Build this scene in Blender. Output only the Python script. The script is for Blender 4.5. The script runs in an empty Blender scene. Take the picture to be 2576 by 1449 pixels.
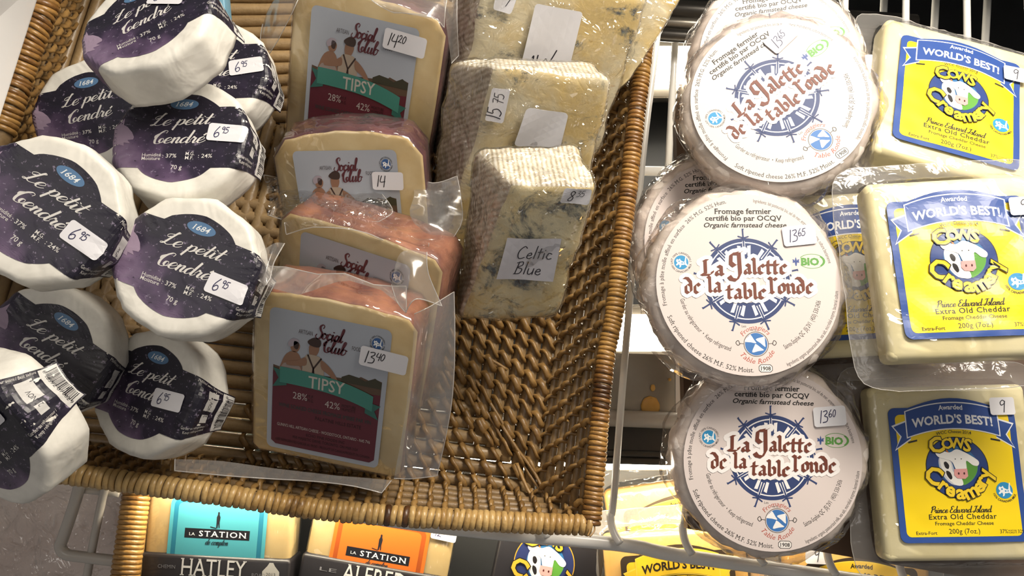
import bpy, bmesh, math, random
import numpy as np
from mathutils import Vector, Matrix, noise
from mathutils.geometry import tessellate_polygon

# ---------------------------------------------------------------- camera, world, light, exposure
SC = bpy.context.scene
COL = SC.collection
W_, H_, F = 2576.0, 1449.0, 2022.0
CAM = Matrix.Translation((0.0, -0.30, 1.55)) @ Matrix.Rotation(math.radians(32), 4, 'X')
cd = bpy.data.cameras.new('camera')
cd.sensor_width = 36.0
cd.lens = F / W_ * 36.0
cd.clip_start = 0.01
cam = bpy.data.objects.new('camera', cd)
cam.matrix_world = CAM
COL.objects.link(cam)
SC.camera = cam
SC.view_settings.view_transform = 'Standard'
SC.view_settings.look = 'None'
SC.view_settings.gamma = 1.0
SC.view_settings.use_curve_mapping = False
SC.view_settings.exposure = 0.0
SC.cycles.transparent_max_bounces = 9
SC.cycles.max_bounces = 5
SC.cycles.diffuse_bounces = 2
SC.cycles.glossy_bounces = 2
SC.cycles.adaptive_threshold = 0.07
SC.cycles.use_light_tree = False

wd = bpy.data.worlds.new('room_light')
SC.world = wd
wd.use_nodes = True
wd.node_tree.nodes['Background'].inputs[0].default_value = (1.0, 0.93, 0.86, 1)
wd.node_tree.nodes['Background'].inputs[1].default_value = 0.18


def area_light(name, pos, target, sx, sy, power, col):
    """pos and target in camera space (x right, y up, z towards the viewer)"""
    l = bpy.data.lights.new(name, 'AREA')
    l.shape = 'RECTANGLE'
    l.size, l.size_y = sx, sy
    l.energy = power
    l.color = col
    o = bpy.data.objects.new(name, l)
    p, t = CAM @ Vector(pos), CAM @ Vector(target)
    o.matrix_world = Matrix.Translation(p) @ (t - p).to_track_quat('-Z', 'Y').to_matrix().to_4x4()
    COL.objects.link(o)
    return o


# canopy tubes of the display case, above and behind the goods, stronger towards the right
area_light('canopy_lamp', (0.34, 0.54, -0.06), (0.16, 0.0, -0.5), 0.60, 0.15, 11.0, (1.0, 0.91, 0.78))
# ceiling lamps of the shop behind the photographer
area_light('shop_ceiling_lamp', (-0.5, 0.5, 1.3), (0, -0.1, -0.5), 1.0, 0.5, 3.2, (1.0, 0.93, 0.86))

# ---------------------------------------------------------------- helpers
R_ = math.radians


def P(px, py, d):
    return Vector(((px - W_ / 2) / F * d, -(py - H_ / 2) / F * d, -d))      # camera space


def lin(h):
    h = h.lstrip('#')
    c = [int(h[i:i + 2], 16) / 255 for i in (0, 2, 4)]
    return tuple(x / 12.92 if x <= 0.04045 else ((x + 0.055) / 1.055) ** 2.4 for x in c)


def pose(px, py, d, roll=0, pitch=0, yaw=0):
    """camera-space matrix: local z faces the viewer; pitch > 0 brings the top nearer, yaw < 0 the right side nearer"""
    return (Matrix.Translation(P(px, py, d)) @ Matrix.Rotation(R_(roll), 4, 'Z') @
            Matrix.Rotation(R_(yaw), 4, 'Y') @ Matrix.Rotation(R_(pitch), 4, 'X'))


def fit_pose(pts, pix, init, ka=1.0):
    """pose whose local points land on the given pixels (a few Levenberg steps)"""
    x = np.array(init, float)
    x0 = x.copy()
    sc = np.array([1, 1, .001, .3, .3, .3])
    wt = np.array([0, 0, 1.5, .25, .5, .5])

    def res(v):
        m = pose(*v)
        r = []
        for p, q in zip(pts, pix):
            c = m @ Vector(p)
            r += [c.x / -c.z * F + W_ / 2 - q[0], -c.y / -c.z * F + H_ / 2 - q[1]]
        return np.array(r + list((v - x0) / sc * wt * .1 * ka))
    lam = 1.0
    r = res(x)
    for _ in range(60):
        J = np.stack([(res(x + np.eye(6)[i] * sc[i] * .01) - r) / .01 for i in range(6)], 1)
        st = np.linalg.solve(J.T @ J + lam * np.eye(6), -J.T @ r)
        xn = x + st * sc
        rn = res(xn)
        if rn @ rn < r @ r:
            x, r, lam = xn, rn, lam * .4
        else:
            lam *= 4
    return tuple(x)


# ---- materials
MATS = {}


def new_mat(name):
    m = bpy.data.materials.new(name)
    m.use_nodes = True
    return m, m.node_tree.nodes, m.node_tree.links, m.node_tree.nodes['Principled BSDF']


def setp(b, **k):
    for a, v in k.items():
        n = {'col': 'Base Color', 'rough': 'Roughness', 'metal': 'Metallic', 'spec': 'Specular IOR Level', 'coat': 'Coat Weight',
             'coatr': 'Coat Roughness', 'sss': 'Subsurface Weight', 'trans': 'Transmission Weight', 'alpha': 'Alpha',
             'emit': 'Emission Color', 'emits': 'Emission Strength', 'sheen': 'Sheen Weight'}[a]
        b.inputs[n].default_value = (*v, 1) if isinstance(v, tuple) else v


def ink(h, rough=0.42, coat=0.0):
    """flat printing ink or paper of one colour"""
    k = (h, rough, coat)
    if k not in MATS:
        m, n, l, b = new_mat('ink_' + h.lstrip('#'))
        setp(b, col=lin(h), rough=rough, coat=coat, coatr=.12)
        MATS[k] = m
    return MATS[k]


def N(n, t, **k):
    x = n.new(t)
    for a, v in k.items():
        setattr(x, a, v)
    return x


def noise_node(n, l, scale, detail=4, rough=.55, vec=None, dist=0.0):
    t = N(n, 'ShaderNodeTexNoise')
    t.inputs['Scale'].default_value = scale
    t.inputs['Detail'].default_value = detail
    t.inputs['Roughness'].default_value = rough
    t.inputs['Distortion'].default_value = dist
    if vec is not None:
        l.new(vec, t.inputs['Vector'])
    return t


def ramp(n, l, src, stops):
    r = N(n, 'ShaderNodeValToRGB')
    e = r.color_ramp.elements
    while len(e) < len(stops):
        e.new(0.5)
    for i, (p, c) in enumerate(stops):
        e[i].position = p
        e[i].color = (*(lin(c) if isinstance(c, str) else (c, c, c)), 1)
    l.new(src, r.inputs[0])
    return r


def bump(n, l, b, src, strength, dist=.001):
    bp = N(n, 'ShaderNodeBump')
    bp.inputs['Strength'].default_value = strength
    bp.inputs['Distance'].default_value = dist
    l.new(src, bp.inputs['Height'])
    l.new(bp.outputs[0], b.inputs['Normal'])
    return bp


def mix(n, l, fac, a, b, mode='MIX'):
    m = N(n, 'ShaderNodeMix', data_type='RGBA', blend_type=mode)
    for i, v in ((0, fac), (6, a), (7, b)):
        if hasattr(v, 'links'):
            l.new(v, m.inputs[i])
        elif isinstance(v, str):
            m.inputs[i].default_value = (*lin(v), 1)
        else:
            m.inputs[i].default_value = v
    return m.outputs[2]


def objco(n):
    return N(n, 'ShaderNodeTexCoord').outputs['Object']


def mat_paper():
    m, n, l, b = new_mat('white_wrapping_paper')
    t = noise_node(n, l, 60, 5, .6, objco(n))
    c = ramp(n, l, t.outputs[0], [(.3, '#d6d3ca'), (.6, '#ebe8df')])
    l.new(c.outputs[0], b.inputs['Base Color'])
    setp(b, rough=.38, spec=.5)
    t2 = noise_node(n, l, 42, 3, .55, objco(n), .5)
    vo = N(n, 'ShaderNodeTexVoronoi', feature='F1')
    vo.inputs['Scale'].default_value = 48
    l.new(objco(n), vo.inputs['Vector'])
    hm = N(n, 'ShaderNodeMath', operation='MULTIPLY_ADD')
    l.new(vo.outputs['Distance'], hm.inputs[0])
    hm.inputs[1].default_value = .45
    l.new(t2.outputs[0], hm.inputs[2])
    bump(n, l, b, hm.outputs[0], .5, .004)
    return m


def mat_night():
    """speckled dark purple printed paper"""
    m, n, l, b = new_mat('speckled_purple_print')
    co = objco(n)
    big = noise_node(n, l, 38, 3, .6, co)
    fine = noise_node(n, l, 330, 3, .7, co)
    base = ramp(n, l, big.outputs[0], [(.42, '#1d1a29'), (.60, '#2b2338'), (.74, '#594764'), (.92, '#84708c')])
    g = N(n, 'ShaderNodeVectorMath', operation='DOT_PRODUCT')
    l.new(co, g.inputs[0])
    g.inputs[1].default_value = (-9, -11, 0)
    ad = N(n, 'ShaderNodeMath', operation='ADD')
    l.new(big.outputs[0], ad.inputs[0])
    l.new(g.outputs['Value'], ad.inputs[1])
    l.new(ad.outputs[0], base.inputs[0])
    sp = ramp(n, l, fine.outputs[0], [(.30, 0.0), (.36, 1.0)])
    c1 = mix(n, l, sp.outputs[0], '#100d1a', base.outputs[0])
    sp2 = ramp(n, l, fine.outputs[0], [(.60, 0.0), (.68, .8)])
    c2 = mix(n, l, sp2.outputs[0], c1, '#8d8299')
    l.new(c2, b.inputs['Base Color'])
    setp(b, rough=.40, coat=.15, coatr=.2)
    bump(n, l, b, noise_node(n, l, 42, 3, .55, co, .5).outputs[0], .4, .003)
    return m


def mat_film(name, op=.05, rough=.08, bs=.5, scale=70, tint=(1, 1, 1), fres=1.45, dist=.0015, detail=2, milk=.9):
    """thin clear plastic film: mostly clear, mirror-like glints on the creases"""
    m = bpy.data.materials.new(name)
    m.use_nodes = True
    n, l = m.node_tree.nodes, m.node_tree.links
    n.clear()
    co = objco(n)
    t = noise_node(n, l, scale, detail, .6, co, .8)
    bp = N(n, 'ShaderNodeBump')
    bp.inputs['Strength'].default_value = bs
    bp.inputs['Distance'].default_value = dist
    l.new(t.outputs[0], bp.inputs['Height'])
    fr = N(n, 'ShaderNodeFresnel')
    fr.inputs[0].default_value = fres
    l.new(bp.outputs[0], fr.inputs['Normal'])
    mu = N(n, 'ShaderNodeMath', operation='MULTIPLY_ADD', use_clamp=True)
    l.new(fr.outputs[0], mu.inputs[0])
    mu.inputs[1].default_value = 1.9
    mu.inputs[2].default_value = 0.0
    mn = N(n, 'ShaderNodeMath', operation='MINIMUM')
    l.new(mu.outputs[0], mn.inputs[0])
    mn.inputs[1].default_value = .40
    tr = N(n, 'ShaderNodeBsdfTransparent')
    tr.inputs[0].default_value = (*tint, 1)
    df = N(n, 'ShaderNodeBsdfDiffuse')
    df.inputs[0].default_value = (milk, milk * .97, milk * .94, 1)
    tl = N(n, 'ShaderNodeBsdfTranslucent')
    tl.inputs[0].default_value = (milk, milk * .97, milk * .94, 1)
    ds = N(n, 'ShaderNodeMixShader')
    l.new(df.outputs[0], ds.inputs[1])
    l.new(tl.outputs[0], ds.inputs[2])
    gl = N(n, 'ShaderNodeBsdfGlossy')
    gl.inputs['Roughness'].default_value = rough
    l.new(bp.outputs[0], gl.inputs['Normal'])
    a = N(n, 'ShaderNodeMixShader')
    a.inputs[0].default_value = op
    l.new(tr.outputs[0], a.inputs[1])
    l.new(ds.outputs[0], a.inputs[2])
    c = N(n, 'ShaderNodeMixShader')
    l.new(mn.outputs[0], c.inputs[0])
    l.new(a.outputs[0], c.inputs[1])
    l.new(gl.outputs[0], c.inputs[2])
    o = N(n, 'ShaderNodeOutputMaterial')
    l.new(c.outputs[0], o.inputs[0])
    return m


def mat_rattan(name, dark, mid, light, per_object=True, rough=.42, coat=.15):
    m, n, l, b = new_mat(name)
    inf = N(n, 'ShaderNodeObjectInfo')
    geo = N(n, 'ShaderNodeNewGeometry')
    big = noise_node(n, l, 16, 2, .5, inf.outputs['Location'] if per_object else geo.outputs['Position'])
    st = noise_node(n, l, 260, 3, .6, geo.outputs['Position'])
    mx = N(n, 'ShaderNodeMath', operation='MULTIPLY_ADD')
    l.new(inf.outputs['Random'], mx.inputs[0])
    mx.inputs[1].default_value = .22
    l.new(big.outputs[0], mx.inputs[2])
    m2 = N(n, 'ShaderNodeMath', operation='MULTIPLY_ADD')
    l.new(st.outputs[0], m2.inputs[0])
    m2.inputs[1].default_value = .35
    l.new(mx.outputs[0], m2.inputs[2])
    c = ramp(n, l, m2.outputs[0], [(.52, dark), (.68, mid), (.95, light)])
    l.new(c.outputs[0], b.inputs['Base Color'])
    setp(b, rough=rough, coat=coat, coatr=.25)
    bump(n, l, b, st.outputs[0], .5, .0008)
    return m


def mat_blue_cheese(name, base='#ebd08e', pale='#f1e5c4', vein='#6c7174', amount=.60):
    m, n, l, b = new_mat(name)
    co = objco(n)
    t = noise_node(n, l, 44, 6, .72, co, .5)
    v = ramp(n, l, t.outputs[0], [(amount, 0.0), (amount + .10, 1.0)])
    t2 = noise_node(n, l, 26, 4, .6, co, .4)
    c0 = ramp(n, l, t2.outputs[0], [(.38, base), (.58, pale)])
    t3 = noise_node(n, l, 210, 4, .7, co)
    vc = ramp(n, l, t3.outputs[0], [(.38, '#2b3238'), (.52, vein), (.66, '#8d9284')])
    c = mix(n, l, v.outputs[0], c0.outputs[0], vc.outputs[0])
    l.new(c, b.inputs['Base Color'])
    setp(b, rough=.42, coat=.35, coatr=.15)
    bump(n, l, b, t3.outputs[0], .35, .001)
    return m


def mat_rind(name, a='#b3a184', bb='#dcd1b8', c3='#f1ebdd', scale=130.0, axis=(0, 1, 0), wv=.4):
    """ribbed, bloomy rind: ridges pressed by the drying cloth"""
    m, n, l, b = new_mat(name)
    co = objco(n)
    w = N(n, 'ShaderNodeTexWave', wave_type='BANDS', bands_direction='XYZ'[[abs(x) for x in axis].index(max(abs(x) for x in axis))])
    w.inputs['Scale'].default_value = scale
    w.inputs['Distortion'].default_value = 1.6
    w.inputs['Detail'].default_value = 3
    w.inputs['Detail Scale'].default_value = 2
    l.new(co, w.inputs['Vector'])
    t = noise_node(n, l, 180, 5, .7, co)
    ad = N(n, 'ShaderNodeMath', operation='MULTIPLY_ADD')
    l.new(w.outputs['Fac'], ad.inputs[0])
    ad.inputs[1].default_value = wv
    l.new(t.outputs[0], ad.inputs[2])
    c = ramp(n, l, ad.outputs[0], [(.40, a), (.62, bb), (.85, c3)])
    l.new(c.outputs[0], b.inputs['Base Color'])
    setp(b, rough=.6, coat=.25, coatr=.15)
    bump(n, l, b, ad.outputs[0], .35, .0005)
    return m


def mat_cheese(name, a, c2, sss=.15, rough=.4, coat=.2, scale=30, bs=.12):
    m, n, l, b = new_mat(name)
    co = objco(n)
    t = noise_node(n, l, scale, 4, .55, co)
    c = ramp(n, l, t.outputs[0], [(.35, a), (.65, c2)])
    l.new(c.outputs[0], b.inputs['Base Color'])
    setp(b, rough=rough, coat=coat, coatr=.18)
    bump(n, l, b, noise_node(n, l, 160, 4, .6, co).outputs[0], bs, .001)
    return m


def mat_plain(name, col, rough=.5, metal=0.0, coat=0.0, bs=0.0, scale=100, var=.08):
    m, n, l, b = new_mat(name)
    co = objco(n)
    t = noise_node(n, l, scale, 4, .6, co)
    k = lin(col)
    r = ramp(n, l, t.outputs[0], [(.3, 0.0), (.7, 1.0)])
    lo = tuple(x * (1 - var) for x in k)
    mm = N(n, 'ShaderNodeMix', data_type='RGBA')
    l.new(r.outputs[0], mm.inputs[0])
    mm.inputs[6].default_value = (*lo, 1)
    mm.inputs[7].default_value = (*k, 1)
    l.new(mm.outputs[2], b.inputs['Base Color'])
    setp(b, rough=rough, metal=metal, coat=coat, coatr=.15)
    if bs:
        bump(n, l, b, t.outputs[0], bs, .001)
    return m


# ---- meshes and objects
def mesh(name, V, Fc, mats, smooth=True, midx=None):
    me = bpy.data.meshes.new(name)
    me.from_pydata([tuple(v) for v in V], [], Fc)
    for m in (mats if isinstance(mats, (list, tuple)) else [mats]):
        me.materials.append(m)
    if midx:
        me.polygons.foreach_set('material_index', midx)
    me.polygons.foreach_set('use_smooth', [smooth] * len(me.polygons))
    me.update()
    return me


def add(name, me, parent=None, M=None):
    o = bpy.data.objects.new(name, me)
    COL.objects.link(o)
    o.parent = parent
    if M is not None:
        o.matrix_basis = M
    return o


def thing(name, M, label, cat, group=None):
    """an Empty at the thing's base; M in camera space"""
    o = bpy.data.objects.new(name, None)
    o.empty_display_size = .01
    COL.objects.link(o)
    o.matrix_world = CAM @ M
    o['label'] = label
    o['category'] = cat
    if group:
        o['group'] = group
    return o


def tag(o, label, cat, group=None):
    o['label'] = label
    o['category'] = cat
    if group:
        o['group'] = group
    return o


def tube(pts, rad, seg=8, caps=True, flat=1.0, up=None):
    """V, F of a tube through pts; rad number or list; flat squeezes the section along the second axis"""
    pts = [Vector(p) for p in pts]
    n = len(pts)
    V, Fc = [], []
    a = None
    for i, p in enumerate(pts):
        t = (pts[min(i + 1, n - 1)] - pts[max(i - 1, 0)]).normalized()
        if a is None:
            a = (up or Vector((0.3, 0.2, 0.93))).copy()
        a = (a - t * a.dot(t))
        if a.length < 1e-6:
            a = t.orthogonal()
        a.normalize()
        b = t.cross(a)
        r = rad[i] if isinstance(rad, (list, tuple)) else rad
        for k in range(seg):
            an = 2 * math.pi * k / seg
            V.append(p + a * (math.cos(an) * r * flat) + b * (math.sin(an) * r))
    for i in range(n - 1):
        for k in range(seg):
            k2 = (k + 1) % seg
            Fc.append((i * seg + k, i * seg + k2, (i + 1) * seg + k2, (i + 1) * seg + k))
    if caps:
        Fc.append(tuple(range(seg))[::-1])
        Fc.append(tuple((n - 1) * seg + k for k in range(seg)))
    return V, Fc


def crom(pts, per=6, closed=False):
    """Catmull-Rom through pts (tuples of any length)"""
    p = [np.array(q, float) for q in pts]
    n = len(p)
    if n < 3 and not closed:
        return [tuple(p[0] + (p[1] - p[0]) * i / per) for i in range(per + 1)]
    out = []
    for i in range(n if closed else n - 1):
        if closed:
            a, b, c, d = p[(i - 1) % n], p[i], p[(i + 1) % n], p[(i + 2) % n]
        else:
            a, b, c, d = p[max(i - 1, 0)], p[i], p[i + 1], p[min(i + 2, n - 1)]
        for k in range(per):
            t = k / per
            out.append(tuple(.5 * (2 * b + (c - a) * t + (2 * a - 5 * b + 4 * c - d) * t * t + (3 * b - a - 3 * c + d) * t ** 3)))
    if not closed:
        out.append(tuple(p[-1]))
    return out


def join(parts):
    V, Fc = [], []
    for v, f in parts:
        o = len(V)
        V += list(v)
        Fc += [tuple(i + o for i in q) for q in f]
    return V, Fc


def bm_mesh(name, bm, mats, smooth=True):
    me = bpy.data.meshes.new(name)
    bm.to_mesh(me)
    bm.free()
    for m in (mats if isinstance(mats, (list, tuple)) else [mats]):
        me.materials.append(m)
    me.polygons.foreach_set('use_smooth', [smooth] * len(me.polygons))
    return me


def rbox(name, sx, sy, sz, r, mats, seg=3, z0=0.0):
    """rounded slab, centred in x and y, top at z = z0"""
    bm = bmesh.new()
    bmesh.ops.create_cube(bm, size=1.0)
    for v in bm.verts:
        v.co = Vector((v.co.x * sx, v.co.y * sy, (v.co.z - .5) * sz + z0))
    bmesh.ops.bevel(bm, geom=bm.edges[:], offset=r, segments=seg, affect='EDGES', profile=.5)
    return bm_mesh(name, bm, mats)


def fbm(x, y, z, o=3):
    return noise.fractal(Vector((x, y, z)), 1.0, 2.0, o)
# ---------------------------------------------------------------- lettering engine
GLY = {}


def glyph_run(s, bold=0.0, shear=0.0, space=1.0, serif=False):
    k = (s, bold, shear, space, serif)
    if k in GLY:
        return GLY[k]
    c = bpy.data.curves.new('lettering', 'FONT')
    c.body = s
    c.resolution_u = 2
    c.offset = bold
    c.shear = shear
    c.space_character = space
    o = bpy.data.objects.new('lettering', c)
    me = bpy.data.meshes.new_from_object(o)
    V = [(v.co.x, v.co.y) for v in me.vertices]
    Fc = [tuple(p.vertices) for p in me.polygons]
    bpy.data.meshes.remove(me)
    bpy.data.objects.remove(o)
    bpy.data.curves.remove(c)
    if serif:                                   # slab feet on the short flat stem ends
        cnt = {}
        for f in Fc:
            for i in range(len(f)):
                e = tuple(sorted((f[i], f[(i + 1) % len(f)])))
                cnt[e] = cnt.get(e, 0) + 1
        ex = []
        for (a, b), q in cnt.items():
            if q == 1 and abs(V[a][1] - V[b][1]) < .004 and .03 < abs(V[a][0] - V[b][0]) < .17:
                y = (V[a][1] + V[b][1]) / 2
                x0, x1 = sorted((V[a][0], V[b][0]))
                if abs(y + bold * 0) < .03 or abs(y + .2) < .03:
                    ex.append((x0 - .055, x1 + .055, y, y + .045))
                elif y > .4:
                    ex.append((x0 - .06, x1 + .02, y - .045, y))
        for x0, x1, y0, y1 in ex:
            i = len(V)
            V += [(x0, y0), (x1, y0), (x1, y1), (x0, y1)]
            Fc.append((i, i + 1, i + 2, i + 3))
    GLY[k] = (V, Fc)
    return GLY[k]


CAPH = .682


def split_tris(V, T, mx):
    out = []
    st = [tuple(V[i] for i in t) for t in T]
    while st:
        a, b, c = st.pop()
        e = [math.dist(a, b), math.dist(b, c), math.dist(c, a)]
        if max(e) <= mx:
            out.append((a, b, c))
            continue
        k = e.index(max(e))
        if k == 1:
            a, b, c = b, c, a
        elif k == 2:
            a, b, c = c, a, b
        m = ((a[0] + b[0]) / 2, (a[1] + b[1]) / 2)
        st += [(a, m, c), (m, b, c)]
    idx, VV, TT = {}, [], []
    for t in out:
        q = []
        for p in t:
            p_ = (round(p[0], 7), round(p[1], 7))
            if p_ not in idx:
                idx[p_] = len(VV)
                VV.append(p_)
            q.append(idx[p_])
        if len(set(q)) == 3:
            TT.append(tuple(q))
    return VV, TT


class Art:
    """flat print in the label's own units, kept in named groups of inks and layers"""

    def __init__(s, mx=1e9):
        s.g, s.mx, s.k = {}, mx, 0

    def put(s, grp, col, V, Fc, lay):
        s.g.setdefault(grp, []).append((col, V, Fc, lay))

    def poly(s, grp, col, pts, lay=1, mx=None):
        T = tessellate_polygon([[Vector((x, y, 0)) for x, y in pts]])
        V = [tuple(p) for p in pts]
        V, T = split_tris(V, [tuple(t) for t in T], mx or s.mx)
        fix = []
        for a, b, c in T:
            ar = (V[b][0] - V[a][0]) * (V[c][1] - V[a][1]) - (V[c][0] - V[a][0]) * (V[b][1] - V[a][1])
            fix.append((a, b, c) if ar > 0 else (a, c, b))
        s.put(grp, col, V, fix, lay)

    def rrect(s, grp, col, cx, cy, w, h, r, lay=1, rot=0, mx=None):
        pts = []
        for sx, sy, a0 in ((1, 1, 0), (-1, 1, 90), (-1, -1, 180), (1, -1, 270)):
            for k in range(6):
                a = R_(a0 + 18 * k)
                pts.append((sx * (w / 2 - r) + r * math.cos(a), sy * (h / 2 - r) + r * math.sin(a)))
        c, sn = math.cos(R_(rot)), math.sin(R_(rot))
        s.poly(grp, col, [(cx + c * x - sn * y, cy + sn * x + c * y) for x, y in pts], lay, mx)

    def ell(s, grp, col, cx, cy, rx, ry=None, lay=1, n=40, a0=0, a1=360, mx=None, rot=0):
        ry = ry or rx
        c, sn = math.cos(R_(rot)), math.sin(R_(rot))
        q = [(rx * math.cos(R_(a0 + (a1 - a0) * k / n)), ry * math.sin(R_(a0 + (a1 - a0) * k / n))) for k in range(n + (a1 - a0 < 360))]
        s.poly(grp, col, [(cx + c * x - sn * y, cy + sn * x + c * y) for x, y in q], lay, mx)

    def ring(s, grp, col, cx, cy, r0, r1, lay=1, a0=0, a1=360, n=48, ky=1.0):
        V, Fc = [], []
        for k in range(n + 1):
            a = R_(a0 + (a1 - a0) * k / n)
            V += [(cx + r0 * math.cos(a), cy + ky * r0 * math.sin(a)), (cx + r1 * math.cos(a), cy + ky * r1 * math.sin(a))]
        for k in range(n):
            Fc.append((2 * k, 2 * k + 1, 2 * k + 3, 2 * k + 2))
        s.put(grp, col, V, Fc, lay)

    def text(s, grp, col, st, x, y, h, lay=2, w=None, al='C', rot=0, bold=0.0, shear=0.0, arc=None, serif=False, space=1.0, bend=0.0):
        """cap height h on baseline (x, y); arc=(cx, cy, r, a0, a1, mode): 'o' tops outward, 'i' tops inward; bend lifts the middle"""
        V, Fc = glyph_run(st, bold, shear, space, serif)
        if not V:
            return
        x0, x1 = min(v[0] for v in V), max(v[0] for v in V)
        k = h / CAPH
        kx = k if w is None else w / (x1 - x0)
        L = (x1 - x0) * kx
        out = []
        for vx, vy in V:
            X, Y = (vx - x0) * kx, vy * k
            if arc:
                cx, cy, r, a0, a1, mode = arc
                if w is None and a1 is None:
                    aa = R_(a0) + (-(X - L / 2) if mode == 'o' else (X - L / 2)) / r
                else:
                    aa = R_(a0 + (a1 - a0) * X / L)
                rr = r + Y if mode == 'o' else r - Y
                out.append((cx + rr * math.cos(aa), cy + rr * math.sin(aa)))
                continue
            X -= {'C': L / 2, 'L': 0, 'R': L}[al]
            if bend:
                Y += bend * (1 - (2 * X / L) ** 2)
            c, sn = math.cos(R_(rot)), math.sin(R_(rot))
            out.append((x + c * X - sn * Y, y + sn * X + c * Y))
        s.put(grp, col, out, Fc, lay)

    def ribbon(s, grp, col, pts, wf, lay=2, ends=True):
        """stroke through pts; wf(t, dx, dy) half width"""
        V, Fc = [], []
        n = len(pts)
        for i, p in enumerate(pts):
            a, b = pts[max(i - 1, 0)], pts[min(i + 1, n - 1)]
            dx, dy = b[0] - a[0], b[1] - a[1]
            L = math.hypot(dx, dy) or 1
            dx, dy = dx / L, dy / L
            hw = wf(i / (n - 1), dx, dy)
            V += [(p[0] - dy * hw, p[1] + dx * hw), (p[0] + dy * hw, p[1] - dx * hw)]
            if i:
                j = 2 * i
                Fc.append((j - 1, j + 1, j, j - 2))
        s.put(grp, col, V, Fc, lay)
        if ends:
            for p, t in ((pts[0], 0), (pts[-1], 1)):
                hw = wf(t, 0, 1)
                q = [(p[0] + hw * math.cos(a * .785), p[1] + hw * math.sin(a * .785)) for a in range(8)]
                s.put(grp, col, q, [tuple(range(8))], lay)

    def script(s, grp, col, st, x, y, size, lay=2, wid=.03, con=.05, slant=.3, rot=0, w=None, table=None, hand=False, dil=0.0):
        tb = table or SCRIPT
        pen = 0
        strokes = []
        for ch in st:
            if ch == ' ':
                pen += .28
                continue
            stk, ad = tb[ch]
            for q in stk:
                strokes.append([(pen + a, b) for a, b in q])
            pen += ad
        k = size
        kx = size if w is None else w / pen
        c, sn = math.cos(R_(rot)), math.sin(R_(rot))
        for q in strokes:
            pp = crom(q, 5) if len(q) > 2 else crom(q, 3)
            z = []
            for a, b in pp:
                X, Y = (a + slant * b) * kx, b * k
                z.append((x + c * X - sn * Y, y + sn * X + c * Y))
            if hand:
                s.ribbon(grp, col, z, lambda t, dx, dy: wid * k + dil, lay)
            else:
                s.ribbon(grp, col, z, lambda t, dx, dy: (wid + con * max(0.0, -dy) ** 1.5) * k + dil, lay)
        return pen * kx

    def nib(s, grp, col, st, x, y, size, lay=3, nw=.21, na=38, dil=0.0, kx=1.0):
        """broad-pen blackletter"""
        pen = 0
        nx, ny = math.cos(R_(na)) * nw / 2, math.sin(R_(na)) * nw / 2
        for ch in st:
            stk, ad = BLACK[ch]
            for q in stk:
                for (ax, ay), (bx, by) in zip(q, q[1:]):
                    pts = [(ax - nx, ay - ny), (ax + nx, ay + ny), (bx + nx, by + ny), (bx - nx, by - ny)]
                    Q = [(x + (pen + px_) * size * kx, y + py_ * size) for px_, py_ in pts]
                    if dil:
                        cx_, cy_ = sum(p[0] for p in Q) / 4, sum(p[1] for p in Q) / 4
                        e = [(p[0] + dil * math.cos(t * .785), p[1] + dil * math.sin(t * .785)) for p in Q for t in range(8)]
                        e = sorted(set(e))

                        def half(pp):
                            h = []
                            for p in pp:
                                while len(h) > 1 and (h[-1][0] - h[-2][0]) * (p[1] - h[-2][1]) - (h[-1][1] - h[-2][1]) * (p[0] - h[-2][0]) <= 0:
                                    h.pop()
                                h.append(p)
                            return h
                        Q = half(e)[:-1] + half(e[::-1])[:-1]
                    else:
                        ar = sum(Q[i][0] * Q[(i + 1) % 4][1] - Q[(i + 1) % 4][0] * Q[i][1] for i in range(4))
                        Q = Q if ar > 0 else Q[::-1]
                    s.k += 1
                    s.put(grp, col, Q, [tuple(range(len(Q)))], lay + (s.k % 100) * .06)      # overlapping pen strokes, each a hair above the last
            pen += ad
        return pen * size * kx

    def build(s, parent, scale, fn, names=None, eps=6e-5, rough=.42, coat=.0, cache=None, ox=0, oy=0):
        """one child mesh per group; fn(x, y, height) -> local point"""
        obs = []
        for grp, items in s.g.items():
            if cache is not None and grp in cache:
                obs.append(add(grp, cache[grp], parent))
                continue
            V, Fc, mi, mats, mid = [], [], [], [], {}
            for col, v, f, lay in items:
                if col not in mid:
                    mid[col] = len(mats)
                    mats.append(col if not isinstance(col, str) else ink(col, rough, coat))
                o = len(V)
                V += [fn((x - ox) * scale, (y - oy) * scale, lay * eps) for x, y in v]
                Fc += [tuple(i + o for i in q) for q in f]
                mi += [mid[col]] * len(f)
            me = mesh(grp, V, Fc, mats, False, mi)
            if cache is not None:
                cache[grp] = me
            obs.append(add(grp, me, parent))
        return obs


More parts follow.
